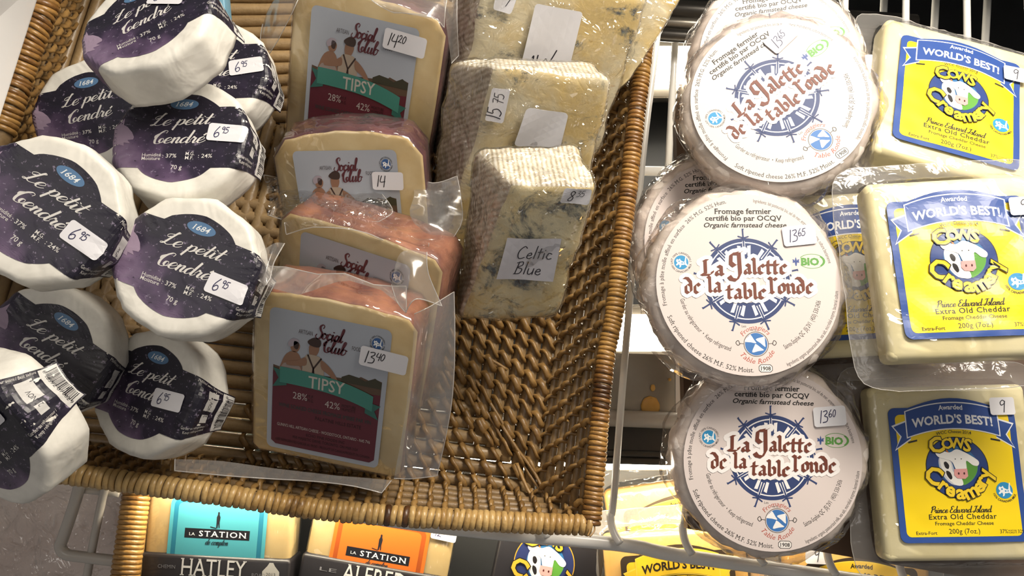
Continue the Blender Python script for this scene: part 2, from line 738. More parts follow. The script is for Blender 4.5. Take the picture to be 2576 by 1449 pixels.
SCRIPT = {
    'a': ([[(.36, .40), (.2, .46), (.05, .3), (.04, .1), (.14, 0), (.28, .12), (.38, .42)], [(.38, .45), (.35, .12), (.42, 0), (.55, .14)]], .5),
    'b': ([[(0, .14), (.18, .6), (.26, .92), (.16, .98), (.09, .7), (.08, .1), (.2, 0), (.36, .15), (.34, .38), (.2, .42), (.12, .33)], [(.33, .4), (.45, .36)]], .44),
    'c': ([[(.34, .36), (.26, .46), (.1, .38), (.03, .18), (.12, .01), (.28, .03), (.42, .16)]], .4),
    'd': ([[(.36, .38), (.2, .46), (.05, .3), (.04, .1), (.14, 0), (.28, .12), (.38, .4)], [(.42, 1.0), (.38, .45), (.36, .1), (.44, 0), (.56, .14)]], .5),
    'e': ([[(0, .14), (.2, .2), (.34, .34), (.24, .46), (.1, .36), (.05, .14), (.16, 0), (.32, .05), (.42, .16)]], .4),
    'é': ([[(0, .14), (.2, .2), (.34, .34), (.24, .46), (.1, .36), (.05, .14), (.16, 0), (.32, .05), (.46, .18)], [(.30, .74), (.2, .58)]], .44),
    'i': ([[(0, .14), (.1, .45)], [(.1, .45), (.08, .1), (.16, 0), (.28, .14)], [(.12, .66), (.12, .62)]], .27),
    'l': ([[(0, .14), (.2, .7), (.22, .98), (.12, .95), (.06, .4), (.08, .06), (.18, 0), (.28, .14)]], .27),
    'n': ([[(0, .3), (.08, .45), (.07, 0)], [(.07, .1), (.2, .42), (.32, .42), (.3, .1), (.38, 0), (.5, .14)]], .48),
    'o': ([[(.2, .45), (.06, .34), (.04, .1), (.18, 0), (.34, .14), (.33, .36), (.2, .45), (.3, .36), (.46, .4)]], .44),
    'm': ([[(0, .3), (.08, .45), (.07, 0)], [(.07, .1), (.18, .42), (.28, .42), (.27, 0)], [(.27, .1), (.38, .42), (.5, .42), (.48, .1), (.55, 0), (.66, .14)]], .64),
    'p': ([[(0, .2), (.1, .46)], [(.1, .46), (.08, .1), (.04, -.4)], [(.08, .1), (.18, .42), (.34, .42), (.36, .18), (.24, 0), (.1, .06)], [(.24, 0), (.46, .14)]], .46),
    'r': ([[(0, .2), (.1, .5), (.14, .42), (.28, .4)], [(.26, .41), (.22, .1), (.3, 0), (.4, .14)]], .38),
    's': ([[(0, .14), (.18, .5), (.28, .2), (.2, 0), (.04, .06)], [(.2, 0), (.38, .14)]], .36),
    't': ([[(0, .14), (.16, .6)], [(.18, .85), (.11, .15), (.18, 0), (.32, .14)], [(-.04, .52), (.36, .57)]], .3),
    'u': ([[(0, .2), (.08, .45), (.06, .1), (.14, 0), (.28, .14), (.34, .45)], [(.34, .45), (.32, .1), (.38, 0), (.5, .14)]], .48),
    'w': ([[(0, .3), (.06, .45), (.06, .1), (.16, 0), (.28, .15), (.3, .42)], [(.3, .42), (.3, .1), (.4, 0), (.54, .2), (.54, .45), (.66, .4)]], .64),
    'L': ([[(.16, .60), (.04, .54), (-.04, .66), (.06, .78), (.26, .82), (.42, .98)], [(.42, .98), (.34, 1.02), (.28, .82), (.2, .45), (.12, .1), (.0, .0), (-.05, .07), (.08, .11), (.3, .0), (.54, .12)]], .54),
    'C': ([[(.42, .8), (.44, .96), (.28, 1.0), (.1, .75), (.04, .35), (.14, .02), (.34, -.02), (.5, .14), (.46, .36), (.34, .34), (.32, .16), (.44, .05), (.6, .14)], [(.1, .78), (-.04, .6), (.0, .42)]], .56),
    'S': ([[(.5, .8), (.56, .95), (.42, 1.05), (.22, .9), (.28, .65), (.48, .4), (.42, .1), (.18, -.05), (-.05, .1), (.02, .28)]], .52),
    'P': ([[(.2, .92), (.16, .5), (.08, 0)], [(0, .72), (.12, .95), (.42, 1.0), (.54, .78), (.4, .52), (.16, .48)]], .5),
    'E': ([[(.5, .85), (.36, 1.0), (.16, .85), (.2, .62), (.34, .54), (.12, .45), (.04, .15), (.2, 0), (.4, .05), (.54, .2)]], .54),
    'I': ([[(.05, .85), (.2, .95), (.5, .95)], [(.34, .95), (.26, .35), (.1, 0), (-.06, .1), (.1, .2), (.34, .14)]], .42),
}
HAND = {
    '0': ([[(.2, .95), (.05, .6), (.1, .1), (.28, .05), (.4, .5), (.34, .88), (.18, .95)]], .5),
    '1': ([[(.14, .98), (.1, 0)]], .26),
    '2': ([[(.04, .8), (.22, .98), (.36, .75), (.2, .3), (.04, .04), (.2, .1), (.46, .04)]], .52),
    '3': ([[(.04, .9), (.3, .96), (.34, .76), (.15, .55), (.4, .42), (.36, .1), (.04, .02)]], .5),
    '4': ([[(.1, .95), (.03, .42), (.42, .44)], [(.4, .95), (.36, -.05)]], .5),
    '5': ([[(.44, .97), (.12, .93)], [(.12, .93), (.07, .55), (.3, .6), (.42, .3), (.25, .02), (0, .06)]], .52),
    '6': ([[(.3, 1.0), (.08, .55), (.05, .2), (.2, 0), (.42, .14), (.38, .4), (.2, .42), (.08, .25)]], .54),
    '7': ([[(0, .9), (.4, .94), (.2, .4), (.15, -.05)], [(.06, .5), (.4, .52)]], .48),
    '8': ([[(.36, .88), (.14, .96), (.08, .7), (.36, .36), (.34, .08), (.14, 0), (.06, .2), (.3, .55), (.38, .85), (.2, .98)]], .5),
    '9': ([[(.38, .88), (.2, .98), (.05, .78), (.15, .58), (.36, .7), (.4, .92), (.38, .4), (.36, 0)]], .5),
    'C': ([[(.48, .85), (.3, 1.0), (.06, .7), (.04, .3), (.2, .02), (.5, .1)]], .6),
    'e': ([[(.04, .22), (.3, .28), (.24, .46), (.08, .36), (.06, .1), (.22, 0), (.36, .1)]], .44),
    'l': ([[(.1, 1.0), (.08, 0)]], .24),
    't': ([[(.14, .8), (.12, 0)], [(0, .5), (.3, .54)]], .34),
    'i': ([[(.08, .45), (.08, 0)], [(.09, .68), (.09, .66)]], .24),
    'c': ([[(.32, .4), (.14, .46), (.04, .2), (.16, 0), (.36, .06)]], .42),
    'B': ([[(.1, 1.0), (.06, 0)], [(-.02, .92), (.3, 1.0), (.36, .74), (.1, .54), (.4, .4), (.34, .06), (0, 0)]], .54),
    'u': ([[(.04, .45), (.06, .08), (.2, 0), (.34, .2), (.36, .46)], [(.36, .46), (.36, 0)]], .48),
}
BLACK = {
    'L': ([[(-.04, .86), (.06, .93), (.24, .93)], [(.12, .93), (.12, .08)], [(-.06, .10), (.06, .04), (.34, .04), (.44, .16), (.44, .26)]], .56),
    'a': ([[(.04, .50), (.16, .6), (.3, .5), (.3, .1), (.38, .03)], [(.3, .36), (.1, .28), (.06, .12), (.16, .02), (.3, .12)]], .47),
    'g': ([[(.36, .98), (.08, .9), (.05, .5), (.2, .36), (.38, .48)], [(.1, .92), (.4, .92), (.42, .0), (.28, -.28), (.06, -.24), (-.04, -.1)], [(.44, .96), (.54, 1.02)]], .56),
    'l': ([[(.0, .96), (.1, .88), (.1, .1), (.2, .02)]], .28),
    'e': ([[(.36, .12), (.2, .02), (.07, .12), (.07, .46), (.2, .58), (.34, .44), (.12, .28)]], .43),
    't': ([[(.12, .82), (.1, .1), (.2, .02), (.32, .1)], [(-.04, .56), (.32, .56)]], .36),
    'd': ([[(.36, .4), (.36, .12), (.2, .02), (.07, .12), (.07, .46), (.22, .56), (.36, .46)], [(-.02, .9), (.16, .88), (.34, .66), (.36, .4)]], .5),
    'b': ([[(.0, .96), (.1, .88), (.1, .1), (.24, .02), (.38, .12), (.38, .44), (.26, .56), (.12, .44)]], .5),
    'r': ([[(-.04, .92), (.1, .84), (.1, .1), (.2, .02)], [(.1, .70), (.26, .88), (.38, .78)], [(-.04, .04), (.1, .1)]], .44),
    'o': ([[(.07, .46), (.07, .12), (.2, .02), (.35, .12), (.35, .46), (.22, .57), (.07, .46)]], .47),
    'n': ([[(-.02, .55), (.08, .48), (.08, .1), (.16, .02)], [(.08, .44), (.24, .57), (.36, .46), (.36, .1), (.46, .02)]], .53),
}


def milk_logo(a, cx, cy, r, txt='full', grp='milk_emblem', blue='#2f8fc4', tc='#2a2a2e', ly=0):
    """blue disc with a leaping white cow and a ring of lettering"""
    a.ell(grp, blue, cx, cy, r, lay=1 + ly, n=28)
    k = r / 48
    cow = [(-34, 12), (-28, 24), (-18, 18), (-8, 26), (-2, 14), (12, 6), (22, 4), (26, 22), (30, 42), (36, 44), (34, 20), (34, -6), (44, -20), (38, -26), (24, -14),
           (12, -18), (2, -16), (-4, -32), (-14, -36), (-10, -22), (-16, -12), (-30, -22), (-36, -16), (-24, -2), (-30, 2)]
    a.poly(grp, '#f2f4f4', [(cx + x * k, cy + y * k) for x, y in cow], 2 + ly)
    for x, y, q in ((-14, 8, 5), (6, -4, 5), (20, -4, 4)):
        a.ell(grp, blue, cx + x * k, cy + y * k, q * k, lay=3 + ly, n=8)
    if txt == 'full':
        a.text(grp, tc, 'LAIT 100% CANADIEN |', 0, 0, r * .27, 1 + ly, w=1, arc=(cx, cy, r * 1.2, 190, 5, 'o'), bold=.01)
        a.text(grp, tc, '100% CANADIAN MILK', 0, 0, r * .27, 1 + ly, w=1, arc=(cx, cy, r * 1.47, 198, 352, 'i'), bold=.01)
    else:
        a.text(grp, tc, '100% CANADIAN MILK', 0, 0, r * .26, 1 + ly, w=1, arc=(cx, cy, r * 1.45, 195, 340, 'i'), bold=.01)


def price_art(txt, sup, ink_c='#2b2a52', size=1.0, x=0, y=0, sx=None, sy=None):
    a = Art()
    w = a.script('handwriting', ink_c, txt, x, y, size, 1, wid=.035, slant=.12, table=HAND, hand=True)
    if sup:
        a.script('handwriting', ink_c, sup, x + w + .02 + (sx or 0), y + (sy if sy is not None else .42) * size, size * .6, 1, wid=.05, slant=.15, table=HAND, hand=True, w=w * 0 + .62 * size)
    return a


# ---- round soft cheese label; units: photo zoom, centre (863, 732), radius 616
def art_galette():
    a = Art(60)
    cx, cy = 0.0, 0.0

    def q(x, y):
        return (x - 863, 732 - y)
    K = '#2b2826'
    a.text('ring_lettering', K, 'Fromage à pâte molle affiné en surface  26% M.G. 52% Hum.', 0, 0, 27, 1, w=1, arc=(0, 0, 566, 195, 102.5, 'o'), serif=True)
    a.text('ring_lettering', K, 'Soft ripened cheese 26% M.F. 52% Moist.', 0, 0, 31, 1, w=1, arc=(0, 0, 592, 202, 271, 'i'), serif=True)
    a.text('ring_lettering', K, 'Ingrédients: lait pasteurisé bio, sel de mer, enzyme microbienne, culture bactérienne', 0, 0, 24, 1, w=1, arc=(0, 0, 562, 84, 14, 'o'))
    a.text('ring_lettering', K, 'Ingredients: organic pasteurized milk, sea salt, microbial enzyme, bacterial culture', 0, 0, 25, 1, w=1, arc=(0, 0, 600, -67, -5, 'i'))
    a.text('ring_lettering', K, 'Sainte-Sophie QC  J5J 2V1  (450) 530-2436', 0, 0, 31, 1, w=1, arc=(0, 0, 494, -63, -14, 'i'))
    a.text('ring_lettering', K, 'Garder au réfrigérateur  •  Keep refrigerated', 0, 0, 30, 1, w=1, arc=(0, 0, 472, 193, 253, 'i'))
    x, y = q(952, 1298)
    a.poly('number_mark', '#3a3735', [(x + 46 * u, y + 26 * v) for u, v in ((-1, .5), (-.7, 1), (.7, 1), (1, .5), (1, -.5), (.7, -1), (-.7, -1), (-1, -.5))], 1)
    a.poly('number_mark', '#efeae6', [(x + 42 * u, y + 22 * v) for u, v in ((-1, .5), (-.7, 1), (.7, 1), (1, .5), (1, -.5), (.7, -1), (-.7, -1), (-1, -.5))], 2)
    a.text('number_mark', K, '1908', x, y - 13, 25, 3, w=66, bold=.02, serif=True)
    for st, zx, zy, w, h, sh in (('Fromage fermier', 848, 253, 388, 36, 0), ('certifié bio par OCQV', 851, 300, 520, 34, 0), ('Organic farmstead cheese', 860, 347, 560, 32, .28)):
        xx, yy = q(zx, zy)
        a.text('heading', '#1f1c1b', st, xx, yy, h, 1, w=w, bold=.022, shear=sh, serif=sh == 0)
    # ship's wheel
    wx, wy = q(853, 712)
    NV = '#33426f'
    WH = '#f3eeec'
    a.ring('wheel', NV, wx, wy, 150, 283, 1, n=72)
    a.ring('wheel', WH, wx, wy, 256, 264, 2, n=72)
    a.ring('wheel', NV, wx, wy, 283, 290, 1, n=72)
    for h in range(9):
        an = 92 - 40 * h
        ca, sa = math.cos(R_(an)), math.sin(R_(an))

        def T(r, t):
            return (wx + r * ca - t * sa, wy + r * sa + t * ca)
        a.poly('wheel', WH, [T(180, -13), T(272, -8), T(272, 8), T(180, 13)], 3)
        a.poly('wheel', NV, [T(176, -5), T(345, -5), T(356, -10), T(356, 6), T(345, 6), T(176, 5)], 4)
        a.ribbon('wheel', NV, [T(300, -34), T(294, -12), T(296, 12), T(304, 34)], lambda t, dx, dy: 4.5, 4)
        a.ribbon('wheel', NV, [T(270, -22), T(280, 0), T(274, 22)], lambda t, dx, dy: 4, 4)
        for sg in (-1, 1):
            a.poly('wheel', WH, [T(168, sg * 20), T(236, sg * 22), T(240, sg * 46), T(168, sg * 40)], 3)
    # title
    words = (('La', 562, 678, 148, 112), ('g', 742, 668, 92, 150), ('alette', 836, 668, 296, 112), ('de', 436, 800, 112, 118), ('la', 592, 792, 96, 112),
             ('table', 716, 836, 268, 112), ('ronde', 1004, 800, 296, 118))
    for dil, col, lay in ((26, WH, 5), (0, '#6e3a2c', 12)):
        for st, zx, zy, w, h in words:
            tot = sum(BLACK[c][1] for c in st)
            xx, yy = q(zx, zy)
            a.nib('title', col, st, xx, yy, h, lay, dil=dil, kx=w / (tot * h), nw=.20)
    # organic mark
    x, y = q(1283, 606)
    a.text('organic_mark', '#5f9a4a', 'BIO', x + 2, y, 46, 1, w=122, bold=.05)
    for sg, a0, a1 in ((1, 30, 150), (-1, -40, -150)):
        a.ring('organic_mark', '#5f9a4a', x + 14, y + 26, 84, 90, 1, a0, a1, 24, .56)
    a.ring('organic_mark', '#5f9a4a', x + 14, y + 26, 74, 90, 1, -45, 45, 16, .56)
    fx, fy = q(1190, 582)
    a.poly('organic_mark', '#3d5490', [(fx - 4, fy - 30), (fx + 4, fy - 30), (fx + 9, fy + 2), (fx, fy + 32), (fx - 9, fy + 2)], 1)
    for sg in (-1, 1):
        a.poly('organic_mark', '#3d5490', [(fx + sg * 5, fy - 6), (fx + sg * 22, fy - 10), (fx + sg * 20, fy + 8), (fx + sg * 26, fy + 14), (fx + sg * 12, fy + 14)], 1)
    mx_, my = q(419, 588)
    milk_logo(a, mx_, my, 48)
    # dairy mark
    x, y = q(897, 1138)
    a.ring('dairy_mark', '#4a4644', x, y, 79, 83, 1, n=36)
    a.ell('dairy_mark', '#3f74b5', x, y, 74, lay=1, n=36)
    for sx_, sy_, rt in ((-38, 26, 10), (36, 18, -20), (6, -34, 30)):
        c, s_ = math.cos(R_(rt)), math.sin(R_(rt))
        pts = crom([(-40, 0), (-5, 28), (10, 34), (26, -4), (34, -26), (0, -14)], 3, True)
        a.poly('dairy_mark', '#f1efee', [(x + sx_ + c * u - s_ * v, y + sy_ + s_ * u + c * v) for u, v in pts], 2)
    for sg in (-1, 1):
        a.ribbon('dairy_mark', '#4a4644', [(x + sg * 82, y + 2), (x + sg * 112, y + 6)], lambda t, dx, dy: 2, 1)
        a.ribbon('dairy_mark', '#4a4644', crom([(x + sg * 108, y), (x + sg * 118, y + 24), (x + sg * 134, y + 10), (x + sg * 122, y - 8), (x + sg * 108, y)], 4), lambda t, dx, dy: 2.5, 1)
    a.text('dairy_mark', '#b4584a', 'Fromagiers', 0, 0, 29, 1, w=1, arc=(x, y, 98, 149, 36, 'o'), shear=.2, serif=True)
    a.text('dairy_mark', '#b4584a', 'Table Ronde', 0, 0, 32, 1, w=1, arc=(x, y, 130, 212, 338, 'i'), shear=.2, serif=True)
    a.text('dairy_mark', '#4a4644', 'Les', x - 76, y + 112, 16, 1)
    a.text('dairy_mark', '#4a4644', 'de la', x - 14, y + 88, 14, 1)
    return a


def cow_head(a, cx, cy, k, lay, grp='cow_emblem'):
    def pl(col, pts, la, sm=True):
        z = crom(pts, 4, True) if sm else pts
        a.poly(grp, col, [(cx + x * k, cy + y * k) for x, y in z], la)
    pl('#2d6aa0', [(x * 140, y * 140) for x, y in [(math.cos(t * .393), math.sin(t * .393)) for t in range(16)]], lay)
    pl('#5c9a3c', [(20, -138), (80, -112), (128, -50), (136, 20), (90, 40), (40, 10), (10, -60)], lay + 1)
    pl('#c9ccd8', [(-128, 60), (-60, 66), (-30, -20), (-30, -90), (20, -136), (-60, -130), (-125, -40)], lay + 1)
    pl('#f1efea', [(-120, 70), (-50, 30), (-40, -40), (10, -80), (22, -138), (-40, -132), (-110, -40)], lay + 2)
    pl('#221f22', [(-98, 22), (-80, 30), (-62, 4), (-70, -22), (-90, -12)], lay + 3)
    pl('#221f22', [(-86, -36), (-60, -46), (-48, -84), (-62, -98), (-84, -66)], lay + 3)
    pl('#c8702c', [(-80, 130), (-68, 96), (-52, 92), (-60, 108)], lay + 3, False)
    pl('#c8702c', [(84, 128), (76, 96), (58, 98), (70, 108)], lay + 3, False)
    pl('#f6f4f0', [(-150, 100), (-110, 112), (-50, 96), (0, 118), (50, 100), (100, 70), (148, 30), (140, -2), (104, 2), (62, 34), (54, -30), (0, -40), (-20, -20),
                   (-40, 30), (-90, 50), (-136, 68)], lay + 4)
    pl('#e7a3a0', [(-30, -24), (60, -22), (62, -76), (40, -96), (-14, -90), (-34, -66)], lay + 5, False)
    for x in (-2, 36):
        a.ell(grp, '#4c2622', cx + x * k, cy - 56 * k, 6 * k, 9 * k, lay + 6, 10)
    for x in (-14, 28):
        a.ell(grp, '#222222', cx + x * k, cy + 48 * k, 4 * k, 4 * k, lay + 6, 8)


def brand(a, cx, cy, lay, edge='#231f1a', fill='#f2cf2a'):
    """bouncing letters on the emblem's ring"""
    L = [('C', -117, 108, 100, 14), ('O', -48, 132, 68, 6), ('W', 14, 134, 68, -2), ('S', 76, 112, 82, -14)]
    for ch, an, rd, h in (('C', 207, 162, 112), ('r', 229, 166, 92), ('e', 248, 170, 92), ('a', 270, 178, 92), ('m', 293, 186, 92), ('e', 314, 188, 92), ('r', 329, 184, 92), ('y', 346, 192, 92)):
        q = rd + (h * .36 if ch != 'C' else h * .5)
        L.append((ch, q * math.cos(R_(an)), q * math.sin(R_(an)), h, (an + 90 if ch != 'C' else 330)))
    for ch, x, y, h, rt in L:
        a.text('brand_letters', edge, ch, cx + x, cy + y, h, lay, rot=rt, bold=.07)
        a.text('brand_letters', fill, ch, cx + x, cy + y, h, lay + 1, rot=rt, bold=.032)


def art_cheddar(dark=False):
    """units: 860 x 925 label, origin at its centre"""
    a = Art(45)
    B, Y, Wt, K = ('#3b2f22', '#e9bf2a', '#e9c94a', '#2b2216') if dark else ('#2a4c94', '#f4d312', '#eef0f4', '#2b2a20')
    top = [(430 - 10 * 0, 400)]
    out = []
    for sx, sy, a0 in ((1, -1, 270), (1, 1, 0)):
        for k in range(6):
            t = R_(a0 + 18 * k)
            out.append((sx * 380 + 50 * math.cos(t), sy * 412 + 50 * math.sin(t)))
    out += [(290 - 58 * k, 462 + 62 * math.cos((k - 5) / 5 * 1.57)) for k in range(11)]
    for sx, sy, a0 in ((-1, 1, 90), (-1, -1, 180)):
        for k in range(6):
            t = R_(a0 + 18 * k)
            out.append((sx * 380 + 50 * math.cos(t), sy * 412 + 50 * math.sin(t)))
    a.poly('border', B, out, 1)
    a.rrect('field', Y, 0, -4, 772, 838, 34, 2)
    arc = lambda x, y0, s: y0 - s * (x / 300.0) ** 2

    def band(col, x0, x1, yt, yb, s, lay, n=14):
        xs = [x0 + (x1 - x0) * i / n for i in range(n + 1)]
        a.poly('award_ribbon', col, [(x, arc(x, yb, s)) for x in xs] + [(x, arc(x, yt, s)) for x in xs[::-1]], lay)
    RB = Y if dark else B
    for sg in (-1, 1):
        tl = [(290, 372), (402, 330), (352, 262), (400, 178), (290, 250)]
        tw = [(290, 382), (416, 338), (362, 262), (408, 164), (290, 240)]
        a.poly('award_ribbon', Wt, [(sg * x, y) for x, y in (tw if sg > 0 else tw[::-1])], 3)
        a.poly('award_ribbon', RB, [(sg * x, y) for x, y in (tl if sg > 0 else tl[::-1])], 4)
        sd = [(250, 240), (312, 226), (312, 214), (250, 228)]
        a.poly('award_ribbon', K, [(sg * x, y) for x, y in (sd if sg > 0 else sd[::-1])], 4)
    band(Wt, -318, 318, 497, 306, 52, 5)
    band(RB, -310, 310, 489, 314, 52, 6)
    TX = K if dark else Wt
    a.text('award_ribbon', TX, 'Awarded', 0, 440, 32, 7, w=166, bold=.022, bend=5)
    a.text('award_ribbon', TX, "WORLD'S BEST!", 0, 322, 58, 7, w=548, bold=.03, bend=26)
    a.text('award_year', K, 'WCC Cheese 2014', 0, 266, 21, 15, w=240, bend=14, bold=.008)
    a.ell('cow_emblem', K, 0, 42, 212, lay=3, n=48)
    a.ell('cow_emblem', '#27407e' if not dark else '#2b3a66', 0, 42, 206, lay=4, n=48)
    cow_head(a, 6, 55, .95, 5)
    brand(a, 0, 42, 13)
    a.script('place_script', K, 'Prince Edward Island', -212, -262, 44, 3, wid=.045, con=.04, slant=.25, w=405)
    a.text('product_lettering', K, 'Extra Old Cheddar', 0, -306, 34, 3, w=452, bold=.012, space=1.1)
    a.text('product_lettering', K, 'Fromage Cheddar Cheese', 6, -346, 24, 3, w=388, bold=.008)
    a.text('weight_lettering', K, '200g (7oz.)', 0, -402, 32, 3, w=206)
    a.text('strength_lettering', K, 'Extra-Fort', -252, -408, 22, 3, w=140, bold=.008)
    a.text('moisture_lettering', K, '37%', 262, -404, 26, 3, w=52)
    a.text('moisture_lettering', K, 'MOISTURE', 320, -392, 10, 3, w=56)
    a.text('moisture_lettering', K, 'HUMIDITÉ', 320, -406, 10, 3, w=56)
    a.text('moisture_lettering', K, '32%', 378, -404, 22, 3, w=46)
    milk_logo(a, 300, -118, 56, 'half', ly=3)
    return a


def art_petit():
    """units: photo zoom, centre (1360, 1030), radius 540"""
    a = Art(30)

    def q(x, y):
        return (x - 1360, 1030 - y)
    W = '#d9d6d2'
    x, y = q(1362, 755)
    a.ell('year_oval', '#54779d', x, y, 110, 45, 1, 32)
    a.text('year_oval', '#e4e8ea', '1684', x, y - 19, 38, 2, w=136, shear=.3, bold=.01, serif=True)
    sp = [(835, 1100), (838, 960), (878, 925), (908, 872), (915, 930), (952, 950), (990, 990), (1012, 1032), (1008, 1052), (962, 1056), (986, 1082), (932, 1076),
          (940, 1104), (884, 1090)]
    a.poly('splash', '#9d8aa0', [q(*p) for p in sp], 1, 40)
    x, y = q(1128, 938)
    a.script('title', W, 'Le petit', x, y, 100, 2, wid=.02, con=.07, slant=.36, w=445, rot=2)
    x, y = q(1160, 1084)
    a.script('title', W, 'Cendré', x, y, 104, 2, wid=.02, con=.07, slant=.34, w=395, rot=1)
    for st, zx, zy, h, w, al in (('Humidité', 1100, 1190, 26, 144, 'L'), ('Moisture', 1100, 1219, 26, 142, 'L'), (': 37%', 1256, 1200, 31, 107, 'L'), ('M.G.', 1430, 1180, 27, 68, 'L'),
                                 ('M.F.', 1430, 1214, 27, 64, 'L'), (': 24%', 1528, 1200, 31, 107, 'L'), ('70 g', 1375, 1294, 34, 84, 'C')):
        x, y = q(zx, zy)
        a.text('lettering', W, st, x, y, h, 2, w=w, al=al, bold=.004)
    # side flap print: date box, price box, bar code
    u = 540
    a.poly('date_box', '#c9c7c4', [(1.10 * u, .02 * u), (1.34 * u, .0 * u), (1.34 * u, .36 * u), (1.10 * u, .34 * u)], 1, 40)
    a.poly('date_box', '#c9c7c4', [(1.13 * u, -.20 * u), (1.27 * u, -.21 * u), (1.27 * u, -.06 * u), (1.13 * u, -.05 * u)], 1, 40)
    a.text('date_box', '#2a2730', '25 NOV', 1.25 * u, .04 * u, 40, 2, w=150, rot=90)
    a.text('side_lettering', '#cfccc8', 'Meilleur avant / Best before', .86 * u, .40 * u, 26, 2, w=300, al='L')
    a.text('side_lettering', '#cfccc8', 'Garder au réfrigérateur /', .86 * u, -.31 * u, 26, 2, w=240, al='L')
    a.text('side_lettering', '#cfccc8', 'Keep refrigerated', .9 * u, -.38 * u, 26, 2, w=200, al='L')
    a.poly('bar_code', '#d2d0cc', [(1.44 * u, -.44 * u), (1.70 * u, -.44 * u), (1.70 * u, .44 * u), (1.44 * u, .44 * u)], 1, 40)
    rnd = random.Random(5)
    yy = -.36 * u
    while yy < .36 * u:
        t = rnd.choice((5, 5, 9, 13))
        a.poly('bar_code', '#201d24', [(1.52 * u, yy), (1.68 * u, yy), (1.68 * u, yy + t), (1.52 * u, yy + t)], 2, 60)
        yy += t + rnd.choice((5, 6, 10))
    a.text('bar_code', '#201d24', '6 28592 07002 9', 1.50 * u, 0, 26, 2, w=440, rot=-90)
    return a


